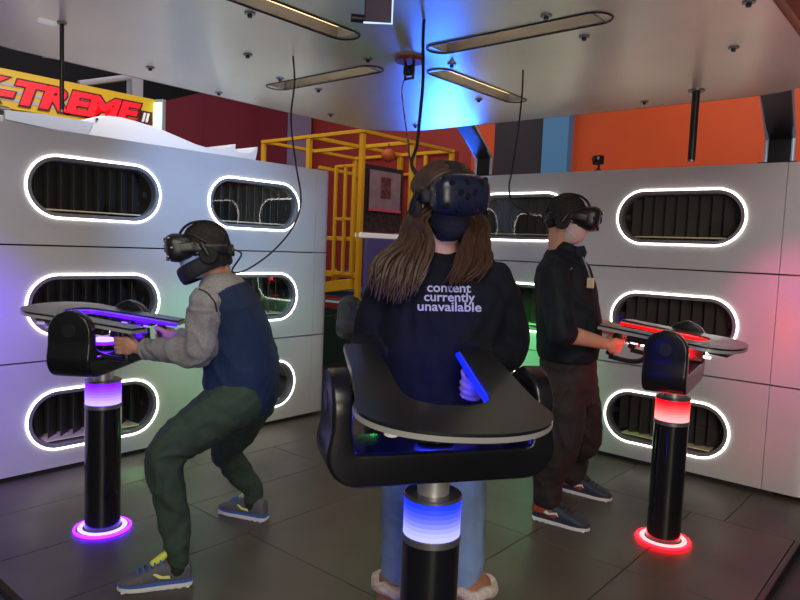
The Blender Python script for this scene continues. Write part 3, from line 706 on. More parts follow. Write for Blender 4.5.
# ------------------------------------------------------------------ people
def ground(px, py, z=0):
    d = ROT @ Vector((px - 400, 300 - py, -FOCAL)); return Vector((0, 0, CAMH)) + d * ((z - CAMH) / d.z)
def fuse(name, bm, voxel, smooth, m, parent, wrinkle=0, wscale=(9, 9, 5), seed=0, mats=None, pick=None):
    """closed shapes in bm fused into one continuous skin, smoothed and creased"""
    me = bpy.data.meshes.new('tmp'); bmesh.ops.recalc_face_normals(bm, faces=bm.faces[:]); bm.to_mesh(me); bm.free()
    o = bpy.data.objects.new('tmp', me); C.objects.link(o)
    r = o.modifiers.new('r', 'REMESH'); r.mode = 'VOXEL'; r.voxel_size = voxel
    if smooth: s = o.modifiers.new('s', 'SMOOTH'); s.factor = .5; s.iterations = smooth
    dg = bpy.context.evaluated_depsgraph_get(); dg.update()
    out = bpy.data.meshes.new_from_object(o.evaluated_get(dg))
    bpy.data.objects.remove(o); bpy.data.meshes.remove(me)
    if wrinkle:
        sv = Vector(wscale); off = Vector((seed * 3.1, seed * 1.7, seed))
        nr = [v.normal.copy() for v in out.vertices]
        for v, nn in zip(out.vertices, nr):
            q = Vector((v.co.x * sv.x, v.co.y * sv.y, v.co.z * sv.z)) + off
            wp = noise.noise(q * .6 + Vector((5, 2, 9))) * 1.5
            a = 1 - abs(noise.noise(q + Vector((wp, wp, -wp)))) * 2.2
            b = noise.noise(q * 2.3)
            v.co += nn * wrinkle * (a * .8 + b * .5 - .35)
    out.name = name
    out.materials.clear()
    for x in (mats or [m]): out.materials.append(x)
    out.polygons.foreach_set('use_smooth', [True] * len(out.polygons))
    if pick:
        for p in out.polygons: p.material_index = pick(p.center)
    o = bpy.data.objects.new(name, out); C.objects.link(o); o.parent = parent
    return o
def sil(a, b, D, hd, fwd=None):
    """body cross section from two outline pixels at depth D, half depth hd"""
    A, B = at(*a, D), at(*b, D); return ((A + B) / 2, (B - A) / 2, (fwd or GV) * hd)
def headframe(c, f, tilt=0, s=1.0):
    f = f.normalized(); r = f.cross(ZV).normalized(); u = r.cross(f)
    if tilt: r, u = r * math.cos(tilt) + u * math.sin(tilt), u * math.cos(tilt) - r * math.sin(tilt)
    return basis(r * s, f * s, u * s, c)           # local x right, y forward, z up
def add_head(bm, F, neck):
    X, Y, Z = [F.to_3x3().col[i] for i in range(3)]
    P = lambda x, y, z: F @ Vector((x, y, z))
    ell(bm, P(0, -.005, .025), (X * .074, Y * .095, Z * .095))
    ell(bm, P(0, .030, -.045), (X * .060, Y * .062, Z * .075))
    ell(bm, P(0, .052, -.092), (X * .034, Y * .036, Z * .030))
    ell(bm, P(0, .078, .030), (X * .055, Y * .018, Z * .030))
    limb(bm, [P(0, .088, .012), P(0, .100, -.012), P(0, .108, -.030)], [.009, .012, .014], 3, 10)
    for s in (-1, 1):
        ell(bm, P(s * .017, .092, -.032), (X * .009, Y * .009, Z * .008), 10)
        ell(bm, P(s * .075, -.012, -.012), (X * .010, Y * .021, Z * .033), 12)
        ell(bm, P(s * .040, .065, -.02), (X * .024, Y * .02, Z * .02), 12)
        ell(bm, P(s * .030, .083, .012), (X * .013, Y * .010, Z * .009), 10)      # eyes closed behind the visor
    ell(bm, P(0, .088, -.060), (X * .022, Y * .010, Z * .006), 10); ell(bm, P(0, .086, -.070), (X * .020, Y * .010, Z * .007), 10)
    limb(bm, [P(0, -.018, -.045), P(0, -.020, -.10), neck], [.056, .054, .062], 4)
def add_hand(bm, wrist, g, axis, n, thumb=1):
    """hand wrapped round a grip centred at g with direction axis (pointing up the grip); n points to the outer side of the hand"""
    a = axis.normalized(); d = (g - wrist); d = (d - a * d.dot(a)).normalized(); n = (n - a * n.dot(a)); n = (n - d * n.dot(d)).normalized()
    p0 = g - d * .050 + n * .012
    limb(bm, [wrist, wrist.lerp(p0, .5), p0], [.026, .026, .028], 4, 14)
    ell(bm, g - d * .035 + n * .022, (d * .046, n * .017, a * .042), 18)
    ell(bm, g - d * .040 - n * .004 + a * .008, (d * .030, n * .02, a * .026), 14)
    for i, (L, r) in enumerate(((1.0, .0088), (1.08, .0092), (1.0, .0088), (.82, .0078))):
        h = a * (.030 - .0205 * i)
        K = g - d * .004 + n * .030 + h
        pts = [g - d * .03 + n * .024 + h * .8, K, g + d * (.026 * L) + n * .024 + h, g + d * (.031 * L) - n * .006 + h - a * .002, g + d * .012 - n * (.027 * L) + h - a * .003]
        limb(bm, pts, [r * 1.1, r * 1.15, r, r * .95, r * .8], 4, 10)
    limb(bm, [g - d * .045 - n * .006 + a * .016, g - d * .018 - n * .024 + a * .034, g + d * .008 - n * .028 + a * .040, g + d * .026 - n * .020 + a * .040], [.015, .012, .0105, .0085], 4, 10)

M['skin'] = mat('skin', (.52, .27, .19), .5, 0, .08, 20, .1, 150)
M['skin_pale'] = mat('pale_skin', (.58, .34, .27), .5, 0, .06, 20, .1, 150)
M['hs_black'] = mat('headset_black', (.010, .011, .016), .35)
M['hs_blue'] = mat('headset_dark_blue', (.010, .014, .038), .3)
M['hs_pad'] = mat('headset_fabric', (.012, .012, .014), .85)
M['hs_lens'] = mat('headset_sensor', (.004, .004, .006), .08, 0, coat=.5)

def headset(F, label, front, hscale=1.0):
    t = thing('vr_headset', label, 'vr headset', F.to_translation(), 0, 'virtual reality headsets')
    I = Matrix.Translation(-F.to_translation())
    L = I @ F
    P = lambda x, y, z: L @ Vector((x, y, z))
    X, Y, Z = [L.to_3x3().col[i] for i in range(3)]
    # visor: bulged front body with lower nose cut
    bm = bmesh.new(); rings = []
    for y, hw, hh, zc in ((.052, .076, .045, .020), (.064, .088, .054, .020), (.080, .091, .058, .021), (.108, .094, .064, .022), (.130, .094, .066, .023), (.150, .089, .061, .023), (.161, .077, .051, .023), (.167, .056, .036, .023), (.169, .02, .014, .023)):
        rings.append((P(0, y, zc), X * hw, Z * hh))
    loft(bm, rings, True, 36, 3.2)
    ob = new('visor', bm, front, t, True)
    for (x, y, z, r) in ((.050, .163, .058, .011), (-.050, .163, .058, .011), (.066, .160, -.012, .010), (-.066, .160, -.012, .010), (.0, .168, .062, .010), (.084, .140, .025, .011), (-.084, .140, .025, .011), (.03, .166, -.022, .009), (-.03, .166, -.022, .009), (.072, .148, .070, .009), (-.072, .148, .070, .009), (.0, .171, .018, .010)):
        bm = bmesh.new(); cyl(bm, P(x, y - .002, z), r, .012, Y, 14, bev=.002); new('sensor_dot', bm, M['hs_lens'], t, True)
    for s in (-1, 1):
        bm = bmesh.new(); cyl(bm, P(s * .024, .169, .030), .010, .01, Y, 14, bev=.002); new('front_camera', bm, M['hs_lens'], t, True)
    bm = bmesh.new(); rings = [(P(0, y, zc), X * hw, Z * hh) for y, hw, hh, zc in ((.030, .070, .044, .016), (.044, .078, .050, .016), (.056, .078, .048, .016))]
    loft(bm, rings, True, 30, 2.8); new('face_gasket', bm, M['hs_pad'], t, True)
    for s in (-1, 1):
        bm = bmesh.new()
        pts = [P(s * .091, .10, .02), P(s * .092, .06, .02), P(s * .089, .03, .014), P(s * .086, -.03, .006), P(s * .074, -.080, -.004), P(s * .04, -.108, -.012), P(0, -.114, -.015)]
        rr = cr([.020, .021, .018, .017, .018, .021, .023], 5); pp = cr(pts, 5); T, U = frames(pp)
        rings = []
        for q, tg, r in zip(pp, T, rr):
            up = (Z - tg * Z.dot(tg)).normalized(); rings.append((q, tg.cross(up) * .0075, up * r))
        loft(bm, rings, True, 14, 3)
        new('side_strap', bm, M['hs_black'], t, True)
    bm = bmesh.new()
    pts = [P(0, .10, .084), P(0, .075, .112), P(0, .03, .130), P(0, -.04, .124), P(0, -.095, .082), P(0, -.112, .012)]
    pp = cr(pts, 6); T, U = frames(pp); loft(bm, [(q, X * .026, X.cross(tg) * .006) for q, tg in zip(pp, T)], True, 12, 3); new('top_strap', bm, M['hs_pad'], t, True)
    bm = bmesh.new(); cyl(bm, P(0, -.120, -.014), .026, .016, Y, 20, bev=.004); new('rear_dial', bm, M['hs_black'], t, True)
    for s in (-1, 1):
        bm = bmesh.new(); cyl(bm, P(s * .098, -.012, -.022), .036, .022, X, 24, bev=.005); new('headphone', bm, M['hs_pad'], t, True)
        bm = bmesh.new(); tube(bm, [P(s * .098, .012, .03), P(s * .108, .0, .005), P(s * .110, -.012, -.02)], .011, 10, k=3); new('headphone_arm', bm, M['hs_black'], t, True)
    bm = bmesh.new(); tube(bm, [P(-.05, .10, .074), P(-.07, .05, .075), P(-.088, -.02, .03), P(-.06, -.10, .01)], .0045, 8, k=5); new('headset_wire', bm, M['cable'], t, True)
    return t
def face_mask(F, m, p, band):
    P = lambda x, y, z: F @ Vector((x, y, z))
    X, Y, Z = [F.to_3x3().col[i] for i in range(3)]
    bm = bmesh.new(); rings = []
    for z, hw, y0, dp in ((-.002, .056, .058, .046), (-.02, .064, .056, .060), (-.045, .067, .05, .068), (-.070, .062, .045, .068), (-.095, .050, .04, .062), (-.115, .038, .036, .046), (-.124, .025, .034, .030)):
        rings.append((P(0, y0, z), X * hw, Y * dp))
    loft(bm, rings, True, 28, 2.2)
    o = fuse('face_mask', bm, .005, 3, m, p, .002, (30, 30, 60))
    for s in (-1, 1):
        bm = bmesh.new(); tube(bm, [P(s * .058, .07, -.02), P(s * .076, .01, .0), P(s * .080, -.02, .01), P(s * .082, -.032, -.012), P(s * .076, .0, -.045), P(s * .054, .065, -.085)], .0022, 6, k=4); new('ear_loop', bm, band, o, True)
    return o
def shoe(p, heel, toe, cols, L=.285, w=1.0, logo='swoop'):
    """running shoe on the floor from heel to toe"""
    f = (toe - heel); f.z = 0; f.normalize(); r = f.cross(ZV)
    P = lambda x, y, z: heel + f * x + r * y + ZV * z
    outl = [(0, .012), (.004, .026), (.03, .035), (.09, .034), (.14, .037), (.20, .046), (.235, .044), (.262, .033), (.279, .016), (.285, 0)]
    outl = [(x * L / .285, y * w) for x, y in outl]
    poly = outl + [(x, -y) for x, y in outl[:-1][::-1]]
    mx = basis(f, r, ZV, heel)
    up, sole, mid, lace, tongue, mark = cols
    bm = bmesh.new(); rings = []
    for x, hw, h in ((.006, .018, .050), (.014, .028, .088), (.04, .035, .098), (.08, .036, .094), (.11, .037, .096), (.14, .038, .083), (.175, .042, .066), (.21, .044, .053), (.24, .041, .044), (.262, .032, .036), (.276, .018, .026)):
        k = L / .285; rings.append((P(x * k, 0, .024 + h / 2 - .01), r * hw * w, ZV * (h / 2)))
    loft(bm, rings, True, 22, 2.7); o = new('shoe', bm, up, p, True)
    bm = bmesh.new(); prism(bm, poly, .002, .020, mx, .005)
    for k in range(9): box(bm, P(.02 + k * .03 * L / .285, 0, .004), (.014, .07 * w, .008), .002, mx.to_3x3())
    new('sole', bm, sole, o, True)
    bm = bmesh.new(); prism(bm, [(x * .997, y * .985) for x, y in poly], .020, .034, mx, .003); new('midsole', bm, mid, o, True)
    bm = bmesh.new()
    for k in range(5):
        x = .118 + k * .021; z = .113 - k * .0095
        tube(bm, [P(x, .028, z - .022), P(x + .006, .012, z + .0), P(x + .006, -.012, z), P(x, -.028, z - .022)], .0042, 6, k=3)
    new('laces', bm, lace, o, True)
    bm = bmesh.new(); limb(bm, [P(.10, 0, .135), P(.118, 0, .120), P(.15, 0, .098)], [.012, .016, .014], 3, 10); new('tongue', bm, tongue, o, True)
    for s in (-1, 1):
        bm = bmesh.new()
        if logo == 'swoop':
            pl = [(.085, .048), (.125, .052), (.15, .07), (.142, .073), (.115, .060), (.090, .060)]
        else:
            pl = [(.070, .058), (.095, .050), (.135, .062), (.150, .052), (.138, .072), (.098, .060), (.085, .074)]
        rows_ = [[], []]
        for j, dz in enumerate((0, .003)):
            for x, z in pl:
                hw = .0385 + .004 * max(0, (x - .1) / .07); rows_[j].append(bm.verts.new(P(x, s * (hw * w * (1.0 - max(0, z - .06) * 5) + dz), z)))
        bm.faces.new(rows_[1]); bm.faces.new(rows_[0][::-1])
        for i in range(len(pl)): j = (i + 1) % len(pl); bm.faces.new((rows_[0][i], rows_[0][j], rows_[1][j], rows_[1][i]))
        new('side_mark', bm, mark, o)
    return o

# ---------------- person in the hooded sweatshirt (centre)
M['hoodie'] = mat('black_cotton', (.006, .0075, .014), .85, 0, .2, 30, .15, 400, spec=.2)
M['jeans'] = mat('light_blue_denim', (.22, .33, .52), .8, 0, .12, 14, .2, 300)
M['boot'] = mat('tan_suede', (.33, .15, .08), .9, 0, .15, 20, .2, 200)
M['fur'] = mat('cream_fleece', (.62, .52, .46), .95, 0, .2, 60, .8, 120)
M['mask_black'] = mat('black_mask', (.008, .009, .018), .8)
M['print'] = mat('pale_print', (.42, .42, .62), .7)
W = thing('person', 'person in black hooded sweatshirt with long brown hair facing the blue-lit gun stand', 'person', ground(432, 650))
W.location = (0, 0, 0); W0 = W
FW = headframe(at(444, 203, 2.24), -GV * .90 + RV * .36 - ZV * .03, math.radians(-3))
gL, gR = STN['C'][1]            # grips (person's own right hand is on the image left)
upC = STN['C'][2]
wrL, wrR = at(349, 372, 2.20), at(487, 372, 2.20)
gl = gL if (gL - wrL).length < (gR - wrL).length else gR
gr = gR if gl is gL else gL
wrL = gl + (at(352, 360, 2.26) - gl).normalized() * .095; wrR = gr + (at(492, 368, 2.26) - gr).normalized() * .095
shL, shR = at(394, 282, 2.27), at(495, 283, 2.27); elL, elR = at(371, 345, 2.30), at(509, 348, 2.32)
bm = bmesh.new()
add_head(bm, FW, at(443, 258, 2.28))
loft(bm, [(at(441, 420, 2.29), RV * .12, GV * .09), (at(441, 360, 2.29), RV * .115, GV * .09), (at(442, 290, 2.28), RV * .14, GV * .09), (at(442, 262, 2.28), RV * .10, GV * .06)], True, 20)
for sh, el, wr in ((shL, elL, wrL), (shR, elR, wrR)): limb(bm, [at(442, 272, 2.28).lerp(sh, .6), sh, sh.lerp(el, .5), el, el.lerp(wr, .5), wr], [.05, .05, .042, .034, .032, .025])
for g_, wr, n_ in ((gl, wrL, -RV), (gr, wrR, RV)): add_hand(bm, wr, g_, upC, n_)
for hx, kx, ax in ((412, 404, 398), (458, 463, 466)): limb(bm, [at(hx, 420, 2.28), at(kx, 535, 2.26), at(ax, 610, 2.27), at(ax, 650, 2.25)], [.07, .055, .036, .036])
fuse('body', bm, .0055, 2, M['skin_pale'], W)
bm = bmesh.new()
loft(bm, [sil((386, 442), (490, 442), 2.29, .135), sil((382, 425), (495, 425), 2.29, .145), sil((378, 385), (501, 385), 2.29, .15), sil((379, 340), (504, 340), 2.285, .15), sil((379, 305), (507, 305), 2.28, .15), sil((384, 283), (503, 283), 2.28, .13), sil((396, 268), (492, 267), 2.285, .105), sil((414, 256), (473, 255), 2.29, .078), sil((422, 250), (466, 249), 2.29, .062)], True, 32, 2.5)
for sh, el, wr, s in ((shL, elL, wrL, -1), (shR, elR, wrR, 1)):
    limb(bm, [sh - RV * s * .05 + ZV * .01, sh, sh.lerp(el, .5) + RV * s * .012, el, el.lerp(wr, .5), wr.lerp(el, .12)], [.064, .068, .070, .070, .056, .042])
tube(bm, [at(426, 270, 2.19), at(412, 264, 2.24), at(406, 257, 2.32), at(420, 250, 2.40), at(443, 248, 2.43), at(466, 250, 2.40), at(482, 257, 2.32), at(476, 264, 2.24), at(460, 270, 2.19)], [.02, .032, .042, .05, .055, .05, .042, .032, .02], 12, k=5)
hood = fuse('sweatshirt', bm, .008, 4, M['hoodie'], W, .011, (7, 7, 4.5), 1)
bvh = BVHTree.FromPolygons([v.co for v in hood.data.vertices], [p.vertices[:] for p in hood.data.polygons])
for wd, x0, x1, yb, hpx in (('content', 427, 471, 292.2, 9.5), ('currently', 424, 475, 302.6, 11.5), ('unavailable', 417.5, 481.5, 311.6, 10.5)):
    me = text_mesh(wd, 1, 0, .018)
    me.name = 'printed_text'
    bmt = bmesh.new(); bmt.from_mesh(me); bmesh.ops.subdivide_edges(bmt, edges=bmt.edges[:], cuts=1); bmesh.ops.triangulate(bmt, faces=bmt.faces[:]); bmt.to_mesh(me); bmt.free()
    xs = [v.co.x for v in me.vertices]; a0, a1 = min(xs), max(xs)
    sx = (x1 - x0) / (a1 - a0); sy = 13.0
    base = 311.0 if wd == 'unavailable' else (301.3 if wd == 'currently' else 292.0)
    for v in me.vertices:
        px = x0 + (v.co.x - a0) * sx; py = base - v.co.y * sy
        o_ = at(px, py + .02 * (px - 449), 1.9); hit = bvh.ray_cast(o_, (o_ - Vector((0, 0, CAMH))).normalized())
        v.co = (hit[0] - (o_ - Vector((0, 0, CAMH))).normalized() * .0025) if hit[0] else o_
    me.materials.clear(); me.materials.append(M['print'])
    o = bpy.data.objects.new('printed_text', me); C.objects.link(o); o.parent = W
bm = bmesh.new()
loft(bm, [sil((388, 420), (488, 420), 2.29, .115), sil((383, 445), (491, 445), 2.29, .125), sil((385, 470), (489, 470), 2.28, .11)], True, 24, 2.4)
for hx, kx, ax, s in ((413, 403, 402, -1), (457, 463, 463, 1)):
    limb(bm, [at(hx, 440, 2.28), at((hx + kx) / 2, 490, 2.26), at(kx, 540, 2.25), at(ax, 575, 2.27), at(ax, 600, 2.27)], [.092, .088, .076, .072, .062])
fuse('jeans', bm, .008, 4, M['jeans'], W, .006, (12, 12, 9), 2)
for ax, s in ((396, -1), (470, 1)):
    b0 = at(ax, 610, 2.26); b0.z = 0
    bm = bmesh.new()
    limb(bm, [b0 + ZV * .195, b0 + ZV * .15, b0 + ZV * .08, b0 + ZV * .05], [.078, .072, .066, .062])
    limb(bm, [b0 + ZV * .05 + GV * .02, b0 + ZV * .048 - GV * .09 + RV * s * .02, b0 + ZV * .045 - GV * .15 + RV * s * .03], [.05, .05, .043])
    bt = fuse('boot', bm, .008, 3, M['boot'], W, .004, (14, 14, 10), 3)
    bm = bmesh.new(); tube(bm, [b0 + ZV * (.215 + .006 * math.sin(5 * a)) + RV * .072 * math.cos(a) + GV * .072 * math.sin(a) for a in [2 * PI * k / 26 for k in range(26)]], [.017 + .006 * random.random() for k in range(26)], 10, True); new('fleece_trim', bm, M['fur'], bt, True)
    bm = bmesh.new(); limb(bm, [b0 + ZV * .012 + GV * .05, b0 + ZV * .012 - GV * .05 + RV * s * .01, b0 + ZV * .012 - GV * .16 + RV * s * .03], [.05, .052, .046], 4)
    for v in bm.verts: v.co.z = min(.022, max(0.0, v.co.z))
    new('boot_sole', bm, M['fur'], bt, True)
# hair: scalp cap and long locks over both shoulders
M['hair'] = mat('long_brown_hair', (.052, .025, .014), .45, 0, .35, 40, .2, 300, stretch=(1, 1, .15), spec=.5)
random.seed(11)
bm = bmesh.new(); Xh, Yh, Zh = [FW.to_3x3().col[i] for i in range(3)]
ell(bm, FW @ Vector((0, -.004, .034)), (Xh * .087, Yh * .112, Zh * .097), 28)
loft(bm, [(FW @ Vector((0, -.05, .03)), Xh * .085, Yh * .06), (FW @ Vector((0, -.07, -.08)), Xh * .09, Yh * .05), (at(440, 258, 2.40), RV * .13, GV * .045), (at(436, 300, 2.45), RV * .13, GV * .03)], True, 24)
def lock(pts, r0):
    P = cr([Vector(p) for p in pts], 5); n = len(P)
    R = [r0 * (.55 + .75 * math.sin(PI * min(1, (i / (n - 1)) * .9 + .08)) ** .7) * (1 if i < n * .8 else max(.12, 1 - (i / (n - 1) - .8) * 4.4)) for i in range(n)]
    T, U = frames(P); loft(bm, [(p, u * r * 1.25, v * r * .8) for p, (u, v), r in zip(P, U, R)], True, 7)
for k in range(110):          # image-left bunch
    a = k / 109; j = lambda s=1: random.uniform(-s, s)
    lay = random.random()
    s0 = FW @ Vector((-.080 + .020 * lay, .045 - .095 * a, .05 - .03 * random.random()))
    s1 = at(425 - 20 * (1 - a) * 0 - 14 * a + j(3), 215 + j(5), 2.19 + .10 * a + j(.015))
    s2 = at(431 - 31 * a + j(3), 243 + j(4), 2.15 + .06 * a + .02 * lay)
    s3 = at(426 - 50 * a + j(4), 267 + 4 * (1 - a) + j(4), 2.10 + .05 * a + .025 * lay)
    s4 = at(418 - 49 * a + j(5), 288 + 10 * math.sin(PI * a) + j(7), 2.085 + .06 * a + .02 * lay)
    lock([s0, s1, s2, s3, s4], random.uniform(.006, .0105))
for k in range(75):           # image-right bunch
    a = k / 74; j = lambda s=1: random.uniform(-s, s); lay = random.random()
    s0 = FW @ Vector((.080 - .015 * lay, .045 - .09 * a, .05 - .03 * random.random()))
    s1 = at(467 + 14 * a + j(2), 220 + j(4), 2.22 + .08 * a)
    s2 = at(463 + 24 * a + j(3), 243 + j(4), 2.16 + .08 * a + .015 * lay)
    s3 = at(456 + 32 * a + j(4), 265 + j(5), 2.11 + .08 * a + .02 * lay)
    s4 = at(446 + 36 * a + j(5), 285 - 8 * a + j(6), 2.09 + .07 * a + .02 * lay)
    lock([s0, s1, s2, s3, s4], random.uniform(.005, .009))
for k in range(70):           # crown: combed from the parting to both sides
    s = -1 if k % 2 else 1; y = .085 - .16 * (k / 69)
    def onhead(t, lift): return FW @ Vector((s * (.087 + lift) * math.sin(t), -.004 + (y + .004) * math.cos(t * .55), .034 + (.097 + lift) * math.cos(t) * math.sqrt(max(.05, 1 - ((y) / .112) ** 2)) ))
    lock([onhead(.06, .002), onhead(.45, .005), onhead(.9, .005), onhead(1.3, .004), onhead(1.62, .002)], random.uniform(.007, .010))
new('hair', bm, M['hair'], W, True)
face_mask(FW, M['mask_black'], W, M['mask_black'])
hs = headset(FW, 'dark blue dimpled headset worn by the central person with long hair', M['hs_blue'])

# ---------------- crouching person on the left
M['jk_grey'] = mat('grey_knit', (.24, .24, .26), .85, 0, .18, 120, .2, 500)
M['jk_navy'] = mat('navy_softshell', (.008, .022, .070), .7, 0, .12, 10, .1, 200, spec=.25)
M['jk_dark'] = mat('dark_collar', (.012, .013, .022), .75)
M['jogger'] = mat('dark_green_cotton', (.022, .044, .031), .85, 0, .14, 40, .15, 300)
M['sock'] = mat('black_sock', (.012, .012, .014), .9)
M['mask_blue'] = mat('blue_mask', (.25, .38, .75), .75)
M['mask_pink'] = mat('pale_pink_mask', (.62, .48, .48), .75)
M['hair_dark'] = mat('short_dark_hair', (.012, .009, .008), .6, 0, .3, 60, .6, 260)
sh_grey = mat('grey_mesh_upper', (.085, .085, .095), .7, 0, .2, 200, .2, 500)
sh_blue = mat('blue_shoe_trim', (.04, .11, .42), .5); sh_white = mat('white_sole', (.62, .62, .62), .6); sh_yel = mat('yellow_shoe_trim', (.62, .66, .08), .5); sh_sil = mat('silver_yellow_mark', (.66, .70, .25), .4)
Lp = thing('person', 'crouching person in grey and navy jacket and green joggers at the purple-lit gun stand', 'person')
FL = headframe(at(205, 250, 2.80), -RV * .95 - GV * .28 - ZV * .14, 0, .91)
g1, g2 = STN['L'][1]
gn, gf = (g1, g2) if g1.dot(GV) < g2.dot(GV) else (g2, g1)
upL = STN['L'][2]
shN, shF = at(207, 303, 2.71), at(220, 298, 3.01)
wrN = gn + (at(158, 353, 2.80) - gn).normalized() * .098
elN = at(199, 351, 2.70)
wrF = gf + (at(196, 338, 3.04) - gf).normalized() * .098
elF = at(224, 345, 3.08)
bm = bmesh.new()
add_head(bm, FL, at(216, 272, 2.84))
loft(bm, [sil((228, 385), (260, 392), 2.87, .09), sil((226, 340), (256, 340), 2.88, .08), sil((216, 295), (238, 288), 2.87, .10), sil((210, 276), (228, 270), 2.85, .07)], True, 20)
for sh, el, wr, q in ((shN, elN, wrN, 1), (shF, elF, wrF, -1)): limb(bm, [sh + GV * .06 * q, sh, sh.lerp(el, .5), el, el.lerp(wr, .45), wr], [.045, .045, .040, .036, .034, .027])
add_hand(bm, wrN, gn, upL, -GV); add_hand(bm, wrF, gf, upL, GV)
hN, tN = ground(193, 583), ground(124, 590); hF, tF = ground(267, 521), ground(220, 511)
anN = hN + (tN - hN).normalized() * .06; anF = hF + (tF - hF).normalized() * .085
hipN, hipF = at(238, 400, 2.78), at(250, 402, 2.98); knN, knF = at(166, 455, 2.60), at(226, 450, 3.18)
for hp, kn, an in ((hipN, knN, anN), (hipF, knF, anF)): limb(bm, [hp, hp.lerp(kn, .5), kn, kn.lerp(an + ZV * .12, .5), an + ZV * .12, an + ZV * .06], [.08, .065, .05, .042, .034, .034])
fuse('body', bm, .0055, 2, M['skin'], Lp)
yax = (at(222, 278, 2.86) - at(248, 385, 2.86)).normalized(); y0p = at(228, 290, 2.86)
bm = bmesh.new()
loft(bm, [sil((208, 392), (272, 412), 2.87, .170), sil((204, 381), (278, 397), 2.87, .178), sil((205, 358), (278, 364), 2.87, .17), sil((206, 333), (271, 330), 2.87, .175), sil((203, 310), (259, 303), 2.865, .19), sil((202, 293), (245, 284), 2.86, .185), sil((203, 283), (234, 274), 2.855, .14), sil((206, 277), (226, 269), 2.85, .085)], True, 32, 2.4)
for sh in (shN, shF): ell(bm, sh.lerp(at(224, 296, 2.86), .3), (RV * .072, GV * .07, ZV * .075), 18)
def pickj(c):
    return 1 if (c - y0p).dot(yax) > -.005 + .03 * math.sin((c - y0p).dot(RV) * 16) else 0
jk = fuse('jacket', bm, .006, 4, None, Lp, .008, (7, 7, 5), 4, [M['jk_navy'], M['jk_grey']], pickj)
for nm, sh, el, wr in (('sleeve', shN, elN, wrN), ('sleeve', shF, elF, wrF)):
    bm = bmesh.new(); limb(bm, [sh.lerp(at(224, 294, 2.86), .25) + ZV * .005, sh, sh.lerp(el, .5), el, el.lerp(wr, .45), wr.lerp(el, .14)], [.062, .071, .069, .066, .056, .043])
    sl_ = fuse(nm, bm, .007, 3, M['jk_grey'], Lp, .009, (12, 12, 12), 5)
    bm = bmesh.new(); d = (wr - el).normalized(); ref = d.cross(ZV).normalized(); q = wr.lerp(el, .10)
    tube(bm, [q + ref * .040 * math.cos(a) + d.cross(ref) * .040 * math.sin(a) for a in [2 * PI * k / 20 for k in range(20)]], .0075, 8, True); new('cuff', bm, M['jk_grey'], sl_, True)
# piping seam and collar
bvj = [BVHTree.FromPolygons([v.co for v in o.data.vertices], [p.vertices[:] for p in o.data.polygons]) for o in [jk] + [ch for ch in Lp.children if ch.name.startswith('sleeve')]]
def onsurf(px, py):
    o_ = Vector((0, 0, CAMH)); d = (at(px, py, 3) - o_).normalized(); hs_ = [h for h in (t_.ray_cast(o_, d) for t_ in bvj) if h[0]]
    return min(hs_, key=lambda h: h[3])[0] - d * .001 if hs_ else None
bm = bmesh.new(); tube(bm, [q for q in (onsurf(*q) for q in ((194, 288), (199, 289), (206, 292), (211, 297), (215, 303), (217, 312))) if q], .0035, 6, k=3); new('piping', bm, M['jk_dark'], Lp, True)
bm = bmesh.new()
ca, cb = at(182, 278, 2.82), at(228, 255, 2.84); cc = (ca + cb) / 2; cu = (cb - ca) / 2; cn = cu.normalized().cross(GV).normalized()
if cn.z < 0: cn = -cn
tube(bm, [cc + cu * math.cos(a) * .98 + GV * .105 * math.sin(a) for a in [2 * PI * k / 30 for k in range(30)]], .030, 12, True, 0, 1, (.36, 1.15)); 
new('collar', bm, M['jk_dark'], Lp, True)
bm = bmesh.new()
loft(bm, [sil((214, 385), (268, 400), 2.88, .14), sil((214, 402), (268, 412), 2.89, .14)], True, 24, 2.4)
ell(bm, at(244, 396, 2.88), (RV * .115, GV * .15, ZV * .10), 22)
limb(bm, [hipN, hipN.lerp(knN, .5) + ZV * .012, knN, knN.lerp(anN + ZV * .12, .5), anN + ZV * .155, anN + ZV * .105], [.116, .100, .078, .062, .051, .045])
limb(bm, [hipF, hipF.lerp(knF, .5), knF, knF.lerp(anF + ZV * .12, .5), anF + ZV * .155, anF + ZV * .105], [.112, .096, .074, .062, .051, .046])
fuse('joggers', bm, .008, 3, M['jogger'], Lp, .011, (9, 9, 9), 6)
bm = bmesh.new()
for an in (anN,): limb(bm, [an + ZV * .15, an + ZV * .075], [.04, .043], 3)
new('sock', bm, M['sock'], Lp, True)
bm = bmesh.new(); limb(bm, [anF + ZV * .15, anF + ZV * .075], [.04, .043], 3); new('sock', bm, M['sock'], Lp, True)
for h_, t_ in ((hN, tN), (hF, tF)): shoe(Lp, h_, t_, (sh_grey, sh_white, sh_blue, sh_blue, sh_yel, sh_sil))
bm = bmesh.new(); Xh, Yh, Zh = [FL.to_3x3().col[i] for i in range(3)]
ell(bm, FL @ Vector((0, -.006, .036)), (Xh * .082, Yh * .103, Zh * .094), 30); ell(bm, FL @ Vector((0, -.055, -.03)), (Xh * .066, Yh * .05, Zh * .06), 20)
fuse('hair', bm, .006, 1, M['hair_dark'], Lp, .005, (60, 60, 60), 7)
face_mask(FL, M['mask_blue'], Lp, mat('white_loop', (.7, .7, .7), .7))
headset(FL, 'black headset worn by the crouching person in the navy jacket', M['hs_black'])

